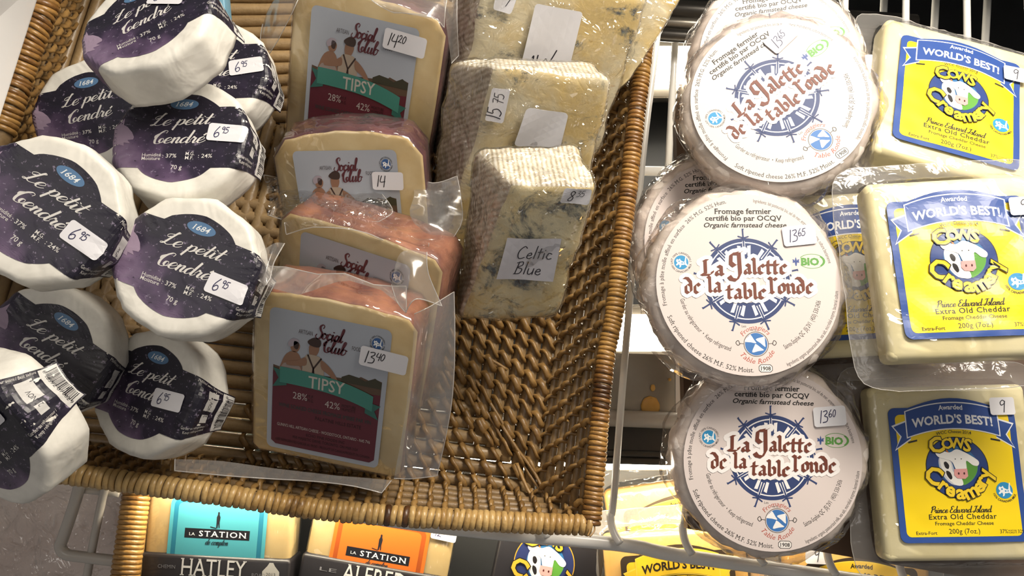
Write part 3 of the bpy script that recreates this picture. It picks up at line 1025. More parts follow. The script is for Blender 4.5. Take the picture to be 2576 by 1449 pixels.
def art_tipsy():
    """units: label 100 x 117, origin top left, y down negative"""
    a = Art(12)
    a.rrect('sky', '#a9afba', 50, -58.5, 100, 117, 5, 1)
    # printed countryside
    a.poly('countryside', '#5a4638', [(4, -45), (16, -47), (40, -47), (62, -45), (74, -44), (78, -41), (86, -43), (92, -41), (96, -42), (96, -60), (4, -60)], 2)
    a.poly('countryside', '#3c3a2c', [(62, -44), (68, -41), (76, -42), (82, -44), (90, -40), (96, -43), (96, -48), (62, -48)], 3)
    skin, dk, vest = '#8d6a55', '#3a2a26', '#a99a8a'
    c = lambda pts: crom(pts, 3, True)
    a.poly('couple', skin, c([(15, -34), (22, -31), (27, -36), (27, -48), (10, -50), (11, -42)]), 4)
    a.poly('couple', '#9b8c86', c([(13, -42), (26, -42), (27, -52), (11, -52)]), 5)
    a.poly('couple', skin, c([(18, -24), (23, -23), (26, -26), (24, -31), (19, -31)]), 4)
    a.poly('couple', '#a59ba6', c([(16, -25), (20, -21), (25, -22), (23, -25), (18, -28)]), 5)
    a.poly('couple', dk, c([(21, -23), (25, -24), (24, -29), (21, -28)]), 5)
    a.poly('couple', vest, c([(30, -34), (37, -31), (45, -34), (46, -50), (30, -51)]), 5)
    a.poly('couple', skin, c([(34, -23), (40, -22), (42, -26), (39, -32), (34, -31)]), 4)
    a.poly('couple', dk, c([(32, -21), (38, -17), (43, -19), (42, -24), (35, -24)]), 5)
    a.poly('couple', skin, c([(44, -34), (50, -37), (56, -43), (60, -50), (57, -51), (52, -45), (45, -41)]), 6)
    a.poly('couple', skin, c([(31, -34), (24, -38), (16, -40), (16, -43), (26, -42), (32, -40)]), 6)
    for p in ([(33, -32), (38, -42), (37, -50)], [(44, -33), (38, -42), (39, -50)]):
        a.ribbon('couple', dk, p, lambda t, dx, dy: .7, 6)
    a.poly('wine_panel', '#5c2230', [(4, -50), (30, -55), (60, -56), (96, -53), (96, -110), (92, -113), (8, -113), (4, -110)], 3)
    # ribbon
    TE = '#3f8277'
    a.poly('banner', '#2f665e', [(4, -47), (16, -49), (16, -60), (4, -63), (9, -55)], 7)
    a.poly('banner', '#2f665e', [(84, -60), (97, -62), (92, -67), (96, -74), (84, -70)], 7)
    xs = [10 + 80 * i / 12 for i in range(13)]
    f = lambda x: -46 - 6 * ((x - 45) / 45) ** 2 * (1 if x > 45 else .4) - .06 * (x - 45)
    a.poly('banner', TE, [(x, f(x) - 13) for x in xs] + [(x, f(x)) for x in xs[::-1]], 8)
    a.text('banner', '#b9b4ac', 'TIPSY', 50, -58, 9.5, 9, w=31, bold=.012)
    a.text('lettering', '#b2a9a6', '28%', 28, -70, 5.6, 5, w=12.5)
    a.text('lettering', '#b2a9a6', '42%', 56, -72, 5.6, 5, w=13)
    for x, y, w, st in ((37, -67, 6, 'M.F.'), (37, -70.5, 6, 'M.G.'), (70, -69, 12, 'MOISTURE'), (70, -72, 12, 'HUMIDITÉ')):
        a.text('lettering', '#2e1219', st, x, y, 2.4, 5, w=w)
    a.text('lettering', '#27403e', 'WINE SOAKED CHEESE FROMAGE IMBIBÉ PAR VIN', 50, -79, 3.2, 5, w=80)
    a.text('lettering', '#2e1219', 'PALATINE HILLS ESTATE', 62, -85, 3, 5, w=40)
    a.text('lettering', '#bdb3ae', "GUNN'S HILL ARTISAN CHEESE - WOODSTOCK, ONTARIO - N4S 7V6", 50, -96, 2.6, 5, w=82)
    a.text('lettering', '#2e1219', 'ECHO FINE FOODS INC', 52, -101, 2.4, 5, w=34)
    a.text('lettering', '#2e1219', '958 MAJESTIC DRIVE, TORONTO, ON M6R 2G4', 52, -105, 2.4, 5, w=58)
    a.text('lettering', '#2e1219', 'KEEP REFRIGERATED/GARDER AU FROID - PRODUCT OF CANADA/PRODUIT DU CANADA', 50, -109.5, 2.2, 5, w=84)
    a.script('maker_script', '#5a2730', 'Social', 38.5, -17, 10.5, 5, wid=.035, con=.05, slant=.2, w=22)
    a.script('maker_script', '#5a2730', 'Club', 45, -26.5, 10.5, 5, wid=.035, con=.05, slant=.2, w=19)
    a.text('maker_script', '#5b5557', 'ARTISAN', 30, -16, 3.2, 5, w=11.5)
    a.text('maker_script', '#5b5557', 'FOODS', 73, -21, 3.2, 5, w=8.5)
    milk_logo(a, 89, -12, 4.4, blue='#3a5f96', ly=3)
    return a


def art_station(bg, edge, name, s1, s2):
    """upper label 78 wide, sleeve lettering apart"""
    a = Art(20)
    a.rrect('panel', bg, 0, 0, 78, 60, 6, 1)
    a.rrect('panel', edge, 0, -.5, 72, 57, 5, 2)
    a.rrect('panel', bg, 0, -2, 65, 55, 4, 3)
    a.poly('plate', '#14141a', [(-26, -2), (26, -2), (26, 5.5), (-26, 5.5)], 4)
    a.text('plate', '#c9cdd0', 'LA', -20, 0, 2.2, 5, w=5, serif=True)
    a.text('plate', '#d9dcdd', 'STATION', 4.5, -.4, 4.2, 5, w=38, serif=True, bold=.01, space=1.2)
    man = [(-1.2, 6.5), (-.2, 6.5), (.2, 10), (.9, 6.6), (1.6, 6.6), (1.2, 11), (1.6, 15), (.7, 17), (.9, 18.4), (.1, 19.4), (-.7, 18.6), (-.6, 17), (-1.4, 15), (-1.2, 11)]
    a.poly('walking_man', '#1a1a20', man, 5)
    a.poly('walking_man', '#1a1a20', [(-6, 7), (-1, 6), (-1, 6.6), (-6, 7.6)], 5)
    a.script('plate', '#1d3038', 'de compton', -9, -6.6, 5, 5, wid=.03, con=.04, slant=.4, w=18)
    return a
# ---------------------------------------------------------------- materials in use
PAPER = mat_paper()
NIGHT = mat_night()
WIRE = mat_plain('white_coated_wire', '#e3e1dc', .28, coat=.4, var=.05)
STEEL = mat_plain('brushed_steel', '#9c958a', .30, metal=.85, scale=20, var=.15)
STEEL_D = mat_plain('dark_steel', '#4a4743', .35, metal=.7, scale=20, var=.2)
DARK = mat_plain('dark_case_panel', '#303234', .5, var=.2, scale=12)
STICK = ink('#e8e7ec', .45)
CLING = mat_film('cling_wrap', .02, .035, 1.0, 75, dist=.009, fres=1.6)
POUCH = mat_film('vacuum_pouch_film', .03, .06, .8, 32, dist=.008)
FLAP = mat_film('pouch_flap_film', .20, .16, .8, 16, (.97, .96, .95), dist=.012)
FLANGE = mat_film('embossed_flange_film', .20, .16, .6, 120, dist=.0015)
CELLO = mat_film('cellophane', .07, .05, 1.0, 36, (1, .98, .97), dist=.010)
EDGE = mat_film('film_edge_glint', .55, .1, .1, 20)  # milky white that paints the bright refraction line along film borders
TIPF = mat_cheese('wine_soaked_cheese_paste', '#cbb07c', '#dcc799', .15)
TIPR = mat_cheese('wine_stained_rind', '#704236', '#a66f54', .08, .42, .35, 55, .5)
PLUM = mat_cheese('dark_plum_rind', '#45242c', '#6e3f40', .05, .4, .35, 55, .5)
CHED = mat_cheese('aged_cheddar', '#e6d9a6', '#efe5bd', .22, .35, .3, 20)
CHEDL = mat_cheese('warm_cheddar', '#e3ac52', '#edc474', .2, .35, .3, 20)
GALB = mat_cheese('bloomy_white_rind', '#d9cdc4', '#e9e0d8', .1, .5, .55, 90, .6)
BLUE1 = mat_blue_cheese('blue_veined_paste', amount=.54)
BLUE2 = mat_blue_cheese('grey_veined_paste', '#dac48c', '#e0d5b2', '#5d6367', .50)
RIND_TOP = mat_rind('ribbed_rind', axis=(1, 0, 0), scale=120)
RIND_SIDE = mat_rind('ribbed_brown_rind', '#a08e78', '#c4b49e', '#ddd3c4', axis=(0, 1, 0), scale=100, wv=.2)
ROD = mat_rattan('rattan_rod', '#5e4a30', '#836a48', '#a58a62')
STRAND = mat_rattan('rattan_strand', '#46311a', '#785a32', '#a37f4a')
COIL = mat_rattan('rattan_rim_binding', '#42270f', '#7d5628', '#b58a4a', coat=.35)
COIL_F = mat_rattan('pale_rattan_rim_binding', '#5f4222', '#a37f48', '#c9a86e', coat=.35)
COIL_B = mat_rattan('dark_rattan_binding', '#120c08', '#2a1a10', '#5a3a1e', coat=.35)
WOOD = mat_plain('brown_wood', '#5a412c', .55, var=.35, scale=14, bs=.2)


def dfl(py, off=0.0):
    """depth of the basket floor plane under image row py (the shelf falls away from the viewer)"""
    return (.56 + off) / (1 - .231 * (724.5 - py) / F)


def mat_emit(name, col, s):
    m, n, l, b = new_mat(name)
    setp(b, col=(.9, .9, .9), rough=.5, emit=col, emits=s)
    return m


LAMPW = mat_emit('lit_lamp_diffuser', (1.0, .90, .72), 22.0)

# ---------------------------------------------------------------- the display case behind and below
def slab(name, corners, thick, mats, parent=None, kind=None):
    """plate through four camera-space corners, thickness away from the viewer"""
    a, b, c, d = corners
    nrm = (b - a).cross(d - a).normalized()
    if nrm.z < 0:
        nrm = -nrm
    V = [p for p in corners] + [p - nrm * thick for p in corners]
    Fc = [(0, 1, 2, 3), (7, 6, 5, 4), (0, 4, 5, 1), (1, 5, 6, 2), (2, 6, 7, 3), (3, 7, 4, 0)]
    if parent is None:
        V = [CAM @ v for v in V]
    me = mesh(name, V, Fc, mats, False)
    bm = bmesh.new()
    bm.from_mesh(me)
    bmesh.ops.recalc_face_normals(bm, faces=bm.faces[:])
    bm.to_mesh(me)
    bm.free()
    o = add(name, me, parent)
    if kind:
        o['kind'] = kind
    return o


def dd(py, off):
    return dfl(py, off)


slab('floor', [P(-900, 2100, dd(2100, .30)), P(3500, 2100, dd(2100, .30)), P(3500, -700, dd(-700, .30)), P(-900, -700, dd(-700, .30))], .02, DARK, None, 'structure')
# back panel of the case, closing the top of the view
slab('wall_back', [P(-900, -330, dd(-330, .30)), P(3500, -330, dd(-330, .30)), P(3500, -330, .60), P(-900, -330, .60)], .02, DARK, None, 'structure')


def case_lamp(py0, py1, d, x0, x1, label, power):
    M = pose((x0 + x1) / 2, (py0 + py1) / 2, d)
    t = thing('fluorescent_lamp', M, label, 'lamp', 'lamps under the shelf')
    Mi = M.inverted()
    w = (x1 - x0) / F * d / 2
    h = (py1 - py0) / F * d / 2
    V, Fc = tube([(-w, 0, 0), (w, 0, 0)], h, 16, True, .45)
    add('diffuser', mesh('diffuser', V, Fc, LAMPW), t)
    add('housing', rbox('housing', 2 * w * 1.01, 2 * h * 1.5, .02, .003, STEEL, 2, -h * .5), t)
    if power:
        l = bpy.data.lights.new('lamp_light', 'AREA')
        l.shape, l.size, l.size_y, l.energy, l.color = 'RECTANGLE', 2 * w, .012, power, (1.0, .88, .66)
        o = bpy.data.objects.new('lamp_light', l)
        COL.objects.link(o)
        o.parent = t
        o.matrix_basis = Matrix.Translation((0, -h * 1.8, 0)) @ Vector((0, -.75, -.66)).to_track_quat('-Z', 'Y').to_matrix().to_4x4()
    for s in (-1, 1):
        add('end_cap', rbox('end_cap', .012, 2 * h * 1.4, .03, .003, STEEL, 2, h * .6), t, Matrix.Translation((s * w, 0, 0)))
    return t


case_lamp(112, 216, dd(160, .22), 1380, 2200, 'lit white tube lamp beyond the wicker basket at the top', 0)
case_lamp(790, 884, dd(840, .17), 1530, 2150, 'lit white tube lamp between the basket and the middle round cheese', 0)

case_lamp(1152, 1180, .596, 400, 2250, 'thin lit tube lamp under the steel ledge, above the dark-labelled cheddar', 1.75)

# steel ledge with a grey tube, seen between basket and round cheeses
M = pose(1700, 1030, .60)
Mi = M.inverted()
led = thing('steel_ledge', M, 'brushed steel ledge with grey tube between basket and round cheeses', 'ledge')
slab('plate', [Mi @ P(1250, 1045, .602), Mi @ P(1712, 1045, .602), Mi @ P(1712, 893, .606), Mi @ P(1250, 880, .606)], .004, STEEL, led)
V, Fc = tube([Mi @ P(1250, 1040, .596), Mi @ P(1800, 1062, .596)], .0062, 16)
add('tube', mesh('tube', V, Fc, mat_plain('grey_enamel', '#a9a49c', .35, var=.05)), led)
slab('channel', [Mi @ P(1250, 1128, .60), Mi @ P(1800, 1142, .60), Mi @ P(1800, 1078, .606), Mi @ P(1250, 1066, .606)], .004, STEEL_D, led)
for i, (yy, r) in enumerate(((1132, .0028), (1150, .0036))):
    V, Fc = tube([Mi @ P(1250, yy, .597), Mi @ P(1800, yy + 16, .597)], r, 10)
    add('lip', mesh('lip', V, Fc, STEEL_D), led)
slab('edge_strip', [Mi @ P(1700, 1048, .600), Mi @ P(1712, 1048, .600), Mi @ P(1712, 893, .604), Mi @ P(1700, 893, .604)], .002, WIRE, led)
CR = mat_cheese('dried_cheese', '#b98b3e', '#d2ab62', .1, .6)
for px, py, rx, ry, lb in ((1636, 1022, 24, 26, 'large round yellow cheese crumb stuck to the steel ledge'), (1642, 976, 6, 9, 'small brown cheese crumb on the steel ledge'),
                           (1685, 955, 4, 4, 'tiny pale cheese crumb near the edge of the steel ledge')):
    bm = bmesh.new()
    bmesh.ops.create_icosphere(bm, subdivisions=3, radius=1)
    k = .597 / F
    for v in bm.verts:
        q = 1 + .16 * fbm(v.co.x * 2 + px, v.co.y * 2, v.co.z, 2)
        v.co = Vector((v.co.x * rx * k * q, v.co.y * ry * k * q, v.co.z * .0016))
    o = add('cheese_crumb', bm_mesh('cheese_crumb', bm, CR), None)
    o.matrix_world = CAM @ pose(px, py, .601)
    tag(o, lb, 'crumb', 'crumbs on the steel ledge')

# ---------------------------------------------------------------- white wire shelf
rk = .022
M = pose(1560, 1368, dd(1368, rk))
Mi = M.inverted()
shelf = thing('wire_shelf', M, 'white coated wire shelf carrying the basket and the round cheeses', 'shelf')
bar = [(-500, 1110), (400, 1222), (1100, 1325), (1554, 1369), (1700, 1396), (2100, 1452), (2700, 1540)]
V, Fc = tube([Mi @ P(x, y, dd(y, rk) + .004) for x, y in crom(bar, 5)], .0047, 12)
add('front_bar', mesh('front_bar', V, Fc, WIRE), shelf)
for k in range(9):
    xb = 1558 + 181.5 * (k - 1)
    yb = 1369 + (.148 if xb > 1560 else .09) * (xb - 1558)
    xt = 1680 + 150 * (k - 1)
    pts = [(xt, -140, .0), (xt + (xb - 14 - xt) * .72, 900, .0), (xb - 14, yb - 118, 0), (xb - 22, yb - 68, -.001), (xb - 14, yb - 30, -.003), (xb + 2, yb - 2, -.006)]
    if k == 1:
        pts[0:2] = [(1672, -60, 0), (1650, 121, 0), (1614, 425, 0), (1572, 900, 0)]
    V, Fc = tube([Mi @ P(x, y, dd(y, rk) + o) for x, y, o in crom(pts, 5)], .0027, 8)
    add('wire', mesh('wire', V, Fc, WIRE), shelf)
for yy in (575,):
    V, Fc = tube([Mi @ P(-300, yy - 40, dd(yy, rk) + .006), Mi @ P(3000, yy + 40, dd(yy, rk) + .006)], .003, 8)
    add('cross_wire', mesh('cross_wire', V, Fc, WIRE), shelf)

# lower rack seen through the gap at the top
M = pose(2000, 430, dd(300, .15))
Mi = M.inverted()
rack = thing('wire_rack', M, 'white wire rack in the dark case beyond the round cheeses', 'rack')
for k in range(8):
    x = 1695 + 130 * k
    V, Fc = tube([Mi @ P(x + 18, -160, dd(-160, .15)), Mi @ P(x - 14, 420, dd(420, .15))], .0034, 8)
    add('wire', mesh('wire', V, Fc, WIRE), rack)
V, Fc = tube([Mi @ P(1300, 424, dd(424, .152)), Mi @ P(2700, 450, dd(424, .152))], .0045, 10)
add('front_bar', mesh('front_bar', V, Fc, WIRE), rack)
M = pose(1690, 60, dd(60, .12))
Mi = M.inverted()
o = thing('steel_rail', M, 'polished steel rail across the dark top of the case', 'rail')
for i, (yy, r, mt) in enumerate(((57, .006, STEEL), (24, .010, STEEL_D), (88, .006, STEEL_D))):
    V, Fc = tube([Mi @ P(1200, yy - 30, dd(yy, .12)), Mi @ P(2300, yy + 40, dd(yy, .12))], r, 14)
    add('bar', mesh('bar', V, Fc, mt), o)

# wooden board under the round cheeses
o = slab('wooden_board', [P(1730, 1330, dd(1330, .0)), P(2660, 1492, dd(1492, .0)), P(2760, 300, dd(300, .0)), P(1700, 300, dd(300, .0))], .012, WOOD)
tag(o, 'brown wooden board lying on the wire shelf under the round cheeses', 'board')


# ---------------------------------------------------------------- wicker basket
def D3(px, py, d):
    return P(px, py, d)


RIMO = -.052
rim_front = [D3(x, y, d) for x, y, d in ((-284, 1128, .44), (162, 1190, .452), (566, 1246, .462), (845, 1286, .470), (1254, 1312, .476), (1487, 1321, .478))]
rim_right = [D3(x, y, dfl(y, RIMO)) for x, y in ((1487, 1321), (1505, 1101), (1523, 904), (1546, 787), (1560, 649), (1582, 466), (1594, 350), (1614, 182), (1636, 0), (1662, -240))]
rim_right[0] = rim_front[-1]
rim_left = [D3(x, y, d) for x, y, d in ((-284, 1128, .44), (-120, 680, .455), (14, 290, .47), (41, 207, .475), (69, 119, .478), (102, 36, .482), (190, -240, .495))]
rim_back = [rim_left[-1], D3(900, -280, .55), rim_right[-1]]
foot_FR, foot_FL = D3(1345, 1245, dfl(1245)), D3(-170, 1085, dfl(1085, -.03))
foot_BR, foot_BL = D3(1545, -190, dfl(-190)), D3(260, -190, dfl(-190, -.03))
MB = Matrix.Translation(D3(700, 1245, dfl(1245)))
MBi = MB.inverted()
basket = thing('wicker_basket', MB, 'brown wicker tray basket with bound rim holding the small cheeses', 'basket')


def along(pl, n):
    """n+1 points evenly spaced on a smooth curve"""
    q = [Vector(p) for p in crom([tuple(p) for p in pl], 12)] if len(pl) > 2 else [Vector(pl[0]), Vector(pl[-1])]
    L = [0]
    for a, b in zip(q, q[1:]):
        L.append(L[-1] + (b - a).length)
    out, j = [], 0
    for i in range(n + 1):
        s = L[-1] * i / n
        while j < len(q) - 2 and L[j + 1] < s:
            j += 1
        t = (s - L[j]) / max(1e-9, L[j + 1] - L[j])
        out.append(q[j].lerp(q[j + 1], min(1, max(0, t))))
    return out, L[-1]


RIMR = .0052


def coil_mesh(mat, name, r, pitch):
    V, Fc = [], []
    A, B = 14, 5
    for i in range(A):
        a = 2 * math.pi * i / A
        for j in range(B):
            b = -1.75 + 3.5 * j / (B - 1)
            rr = r + math.cos(b) * pitch * .34
            V.append((math.cos(a) * rr, math.sin(a) * rr, math.sin(b) * pitch * .53 + .12 * pitch * math.cos(a)))
    for i in range(A):
        for j in range(B - 1):
            i2 = (i + 1) % A
            Fc.append((i * B + j, i2 * B + j, i2 * B + j + 1, i * B + j + 1))
    return mesh(name, V, Fc, mat)


def rim_run(pl, pitch, mat, r, lo=0.0, hi=1.0, special=None):
    pts, L = along(pl, max(4, int(round(math.dist(pl[0], pl[0]) + sum((b - a).length for a, b in zip(pl, pl[1:])) / pitch))))
    n = len(pts) - 1
    V, Fc = tube([MBi @ p for p in pts], r * .93, 10)
    add('rim_core', mesh('rim_core', V, Fc, ROD), basket)
    me = coil_mesh(mat, 'rim_coil', r, pitch)
    rnd = random.Random(int(r * 1e6) + n)
    for i in range(n):
        if not lo <= i / n <= hi:
            continue
        p = pts[i].lerp(pts[i + 1], .5)
        t = (pts[i + 1] - pts[i]).normalized()
        o = add('rim_coil', me, basket)
        q = t.to_track_quat('Z', 'Y').to_matrix().to_4x4()
        o.matrix_basis = MBi @ Matrix.Translation(p) @ q @ Matrix.Rotation(rnd.uniform(-.12, .12), 4, 'X') @ Matrix.Rotation(rnd.uniform(-.1, .1), 4, 'Y') @ \
            Matrix.Diagonal((rnd.uniform(.97, 1.05), rnd.uniform(.97, 1.05), rnd.uniform(.9, 1.05), 1))
        if special and special(i / n):
            o.material_slots[0].link = 'OBJECT'
            o.material_slots[0].material = COIL_B
    return pts


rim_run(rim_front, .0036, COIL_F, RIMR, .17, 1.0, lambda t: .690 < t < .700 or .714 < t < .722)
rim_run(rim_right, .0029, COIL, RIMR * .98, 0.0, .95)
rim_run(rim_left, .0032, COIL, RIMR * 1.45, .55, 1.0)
for pl in (rim_back,):
    pts, L = along(pl, 20)
    V, Fc = tube([MBi @ p for p in pts], RIMR, 10)
    add('rim_core', mesh('rim_core', V, Fc, COIL), basket)


def weave(pt, nrm, rods, n, srad, tilt, s_rng, clip=None, phase=0, seed=0, tmax=1.0, rod_mat=ROD, umin=lambda t: 0.0, umax=lambda t: 1.0, strand_mat=STRAND):
    """pt(s, t) surface; rods (t, radius) run along s; strands cross them, over one, under one"""
    rnd = random.Random(seed)
    for t, r in rods:
        a, b = umin(t), umax(t)
        if b - a < .02:
            continue
        m = 14
        V, Fc = tube([MBi @ (pt(a + (b - a) * i / m, t) + nrm * (.0004 * math.sin(i * 1.7 + t * 30))) for i in range(m + 1)], r, 8)
        add('rod', mesh('rod', V, Fc, rod_mat), basket)
    for k in range(n):
        s = (k + .5) / n + rnd.uniform(-.12, .12) / n
        if not s_rng[0] <= s <= s_rng[1]:
            continue
        js = [j for j, (t, r) in enumerate(rods) if umin(t) < s < umax(t)]
        if len(js) < 2:
            continue
        path = []
        for j in js:
            t, r = rods[j]
            sg = 1 if (j + k + phase) % 2 == 0 else -1
            amp = (r + srad * .9) * sg + rnd.uniform(-.0003, .0003)
            tn = rods[j + 1][0] if j + 1 < len(rods) else t + (t - rods[j - 1][0])
            tp = rods[j - 1][0] if j else t - (rods[1][0] - t)
            path.append((s - tilt * .5 * sg / n, t - (t - tp) * .3, amp * .86))
            path.append((s, t, amp))
            path.append((s + tilt * .5 * sg / n, t + (tn - t) * .3, amp * .86))
        if js[-1] == len(rods) - 1 and tmax > rods[-1][0]:
            path.append((s, tmax, .001))
        if js[0] == 0:
            path.insert(0, (s, 0.0, 0))
        q = crom(path, 2)
        rr = srad * rnd.uniform(.85, 1.1)
        V, Fc = tube([MBi @ (pt(a, min(1.05, max(-.02, b))) + nrm * c) for a, b, c in q], rr, 6, True, .62, nrm)
        add('weaver', mesh('weaver', V, Fc, strand_mat), basket)


def wall(rim, f0, f1, n, seed, s_rng, nr=5, side=1, rr=.0028, flip=False, tilt=.7):
    pts, L = along(rim, 60)

    def pt(s, t):
        i = min(59, max(0, int(s * 60)))
        p = pts[i].lerp(pts[i + 1], s * 60 - i)
        return f0.lerp(f1, s).lerp(p, t)
    nrm = (pt(.5, 1) - pt(.5, 0)).cross(pt(1, .5) - pt(0, .5)).normalized()
    if nrm.z < 0:
        nrm = -nrm
    rods = [((j + .6) / (nr + .6), rr) for j in range(nr)]
    weave(pt, nrm, rods, n, .0019, tilt, s_rng, seed=seed, tmax=1.0)


wall(rim_front, foot_FL, foot_FR, 84, 3, (.17, 1), 5, tilt=-.7)
wall(rim_right, foot_FR, foot_BR, 70, 4, (0, .93), 6)
wall(rim_left, foot_FL, foot_BL, 56, 5, (.45, 1), 6, rr=.0034)
wall([rim_back[0], rim_back[1], rim_back[2]], foot_BL, foot_BR, 60, 6, (0, 1), 3, rr=.0055)

# floor: rods run round in nested rectangles, mitred at the corners
cen = (foot_FR + foot_FL + foot_BR + foot_BL) / 4
nf = (foot_FR - foot_FL).cross(foot_BL - foot_FL).normalized()


def floor_side(a, b, n, rows, depth, seed, s_rng, tilt, strands=True):
    inw = (cen - (a + b) / 2)
    inw = inw - (b - a).normalized() * inw.dot((b - a).normalized())
    inw.normalize()
    L = (b - a).length
    pitch = .0094

    def pt(s, t):
        return a.lerp(b, s) + inw * ((1 - t) * depth) + nf * .0
    mit = lambda t: (1 - t) * depth * .78 / L
    rods = [(1 - (j + .5) * pitch / depth, .0045) for j in range(rows)][::-1]
    weave(pt, nf, rods, n if strands else 0, .0023, tilt, s_rng, seed=seed, tmax=1.0, umin=mit, umax=lambda t: 1 - mit(t))


floor_side(foot_FR, foot_BR, 84, 22, .22, 11, (.0, .62), -1.5)
floor_side(foot_FL, foot_FR, 74, 19, .18, 12, (.5, 1.0), .8)
floor_side(foot_BL, foot_FL, 60, 22, .22, 13, (.0, .0), .5, False)
floor_side(foot_BR, foot_BL, 60, 19, .18, 14, (.0, .0), .5, False)
# frayed corner lashing and loose ends
LASH = STRAND
for pts in ([(1166, 905, .006), (1215, 985, .008), (1262, 1060, .008), (1290, 1120, .006), (1330, 1190, .006), (1362, 1235, .008)],
            [(1160, 930, .006), (1200, 1000, .008), (1248, 1075, .008), (1284, 1150, .004)],
            [(1200, 888, .008), (1240, 908, .010), (1276, 930, .008)],
            [(1262, 1068, .010), (1300, 1128, .009), (1345, 1190, .008), (1380, 1262, .012)],
            [(1300, 1165, .008), (1326, 1228, .010), (1350, 1262, .012)]):
    V, Fc = tube([MBi @ D3(x, y, dfl(y) - o) for x, y, o in crom(pts, 4)], .0012, 6, True, .6)
    add('lashing', mesh('lashing', V, Fc, LASH), basket)
for pts in ([(1474, 1300, .05), (1484, 1330, .052), (1478, 1348, .055)], [(1490, 1305, .05), (1496, 1332, .05), (1484, 1350, .052)]):
    V, Fc = tube([MBi @ D3(x, y, dfl(y) - o) for x, y, o in crom(pts, 4)], .0005, 5)
    add('frayed_end', mesh('frayed_end', V, Fc, STRAND), basket)
# ---------------------------------------------------------------- stickers
def sticker(parent, fn, cx, cy, w, h, rot, txt, sup, lay=20, ink_c='#2b2a52', tx=.12, ty=.22, size=.62, r=.1, col='#e6e5ea', name='price_sticker'):
    """rounded sticker in the surface map fn; handwriting in sticker units (height 1)"""
    c, s = math.cos(R_(rot)), math.sin(R_(rot))

    def f2(x, y, z):
        return fn(cx + c * x - s * y, cy + s * x + c * y, z)
    a = Art(w / 6)
    a.rrect(name, col, 0, 0, w, h, h * r * 1.5, lay)
    st = a.build(parent, 1, f2)[0]
    if txt:
        b = price_art(txt, sup, ink_c, size, tx, ty)
        b.build(st, h, lambda x, y, z: f2(x - w / 2, y - h / 2, z + (lay + 1) * 6e-5))
    return st


# ---------------------------------------------------------------- small round cheeses in paper
PR, PH, PF = .036, .024, .11


def petit_map(seed):
    rnd = random.Random(seed)
    n = rnd.choice((9, 10, 11))
    off = rnd.uniform(0, 6.28)

    def prof(rho):
        a = 1 - PF
        if rho <= a:
            return rho, 0.0, 0.0, 1.0
        if rho <= a + PF * math.pi / 2:
            t = (rho - a) / PF
            return a + PF * math.sin(t), PF * math.cos(t) - PF, math.sin(t), math.cos(t)
        return 1.0, -PF - (rho - a - PF * math.pi / 2), 1.0, 0.0

    def fn(x, y, h=0.0):
        u, v = x / PR, y / PR
        rho, th = math.hypot(u, v), math.atan2(v, u)
        r, z, nr, nz = prof(rho)
        w = min(1, max(0, (rho - .55) / .45))
        m = (th + off) % (2 * math.pi / n) - math.pi / n
        r *= 1 - w * (.045 * (1 - math.cos(math.pi / n) / math.cos(m)) / (1 - math.cos(math.pi / n)) * .8) + w * .0
        e = w * (.020 * fbm(3.2 * math.cos(th) + seed, 3.2 * math.sin(th), 2.2 * z, 3) + .012 * abs(fbm(7 * th, seed, 3 * z, 2))) - (1 - w) * .006 * fbm(u * 2, v * 2, seed, 2)
        e += .05 * w * max(0, (-z - .25)) * fbm(2.2 * math.cos(th) + 9, 2.2 * math.sin(th) + seed, z * 3, 2)
        r += nr * e
        z += nz * e
        return Vector((r * math.cos(th) * PR + nr * math.cos(th) * h, r * math.sin(th) * PR + nr * math.sin(th) * h, z * PR + nz * h + PH))
    return fn


def petit_body(seed, fn):
    NA = 72
    smax = PH / PR - PF
    rhos = [.001, .2, .4, .55, .7, .8, 1 - PF] + [1 - PF + PF * math.pi / 2 * k / 5 for k in range(1, 6)] + [1 - PF + PF * math.pi / 2 + smax * k / 8 for k in range(1, 9)]
    V, Fc = [], []
    for r in rhos:
        for k in range(NA):
            a = 2 * math.pi * k / NA
            V.append(fn(r * PR * math.cos(a), r * PR * math.sin(a), 0))
    for i in range(len(rhos) - 1):
        for k in range(NA):
            k2 = (k + 1) % NA
            Fc.append((i * NA + k, (i + 1) * NA + k, (i + 1) * NA + k2, i * NA + k2))
    Fc.append(tuple(range(NA)))
    b0 = (len(rhos) - 1) * NA
    Fc.append(tuple(b0 + k for k in range(NA))[::-1])
    return mesh('paper_wrap', V, Fc, PAPER)


PA = art_petit()
PCACHE = {}
U = PR / 540


def petit_set(seed):
    if seed in PCACHE:
        return PCACHE[seed]
    fn = petit_map(seed)
    lab = Art(.09)
    h, w = .50, 1.72
    out = [(x / 10 * w + 0 * 0, -h) for x in range(4, 11)]
    cq = math.acos(.5 / .72)
    a0 = math.pi / 2 - math.acos(.50 / .72)
    right = [(w, -h + 2 * h * k / 10) for k in range(11)]
    topc = [(.72 * math.cos(a0 + (math.pi - 2 * a0) * k / 20), .72 * math.sin(a0 + (math.pi - 2 * a0) * k / 20)) for k in range(21)]
    left = [(-1.45, h - 2 * h * k / 10) for k in range(11)]
    botc = [(x, -y) for x, y in topc[::-1]]
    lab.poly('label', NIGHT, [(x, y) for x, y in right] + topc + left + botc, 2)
    PCACHE[seed] = (fn, petit_body(seed, fn), {}, {}, lab)
    return PCACHE[seed]


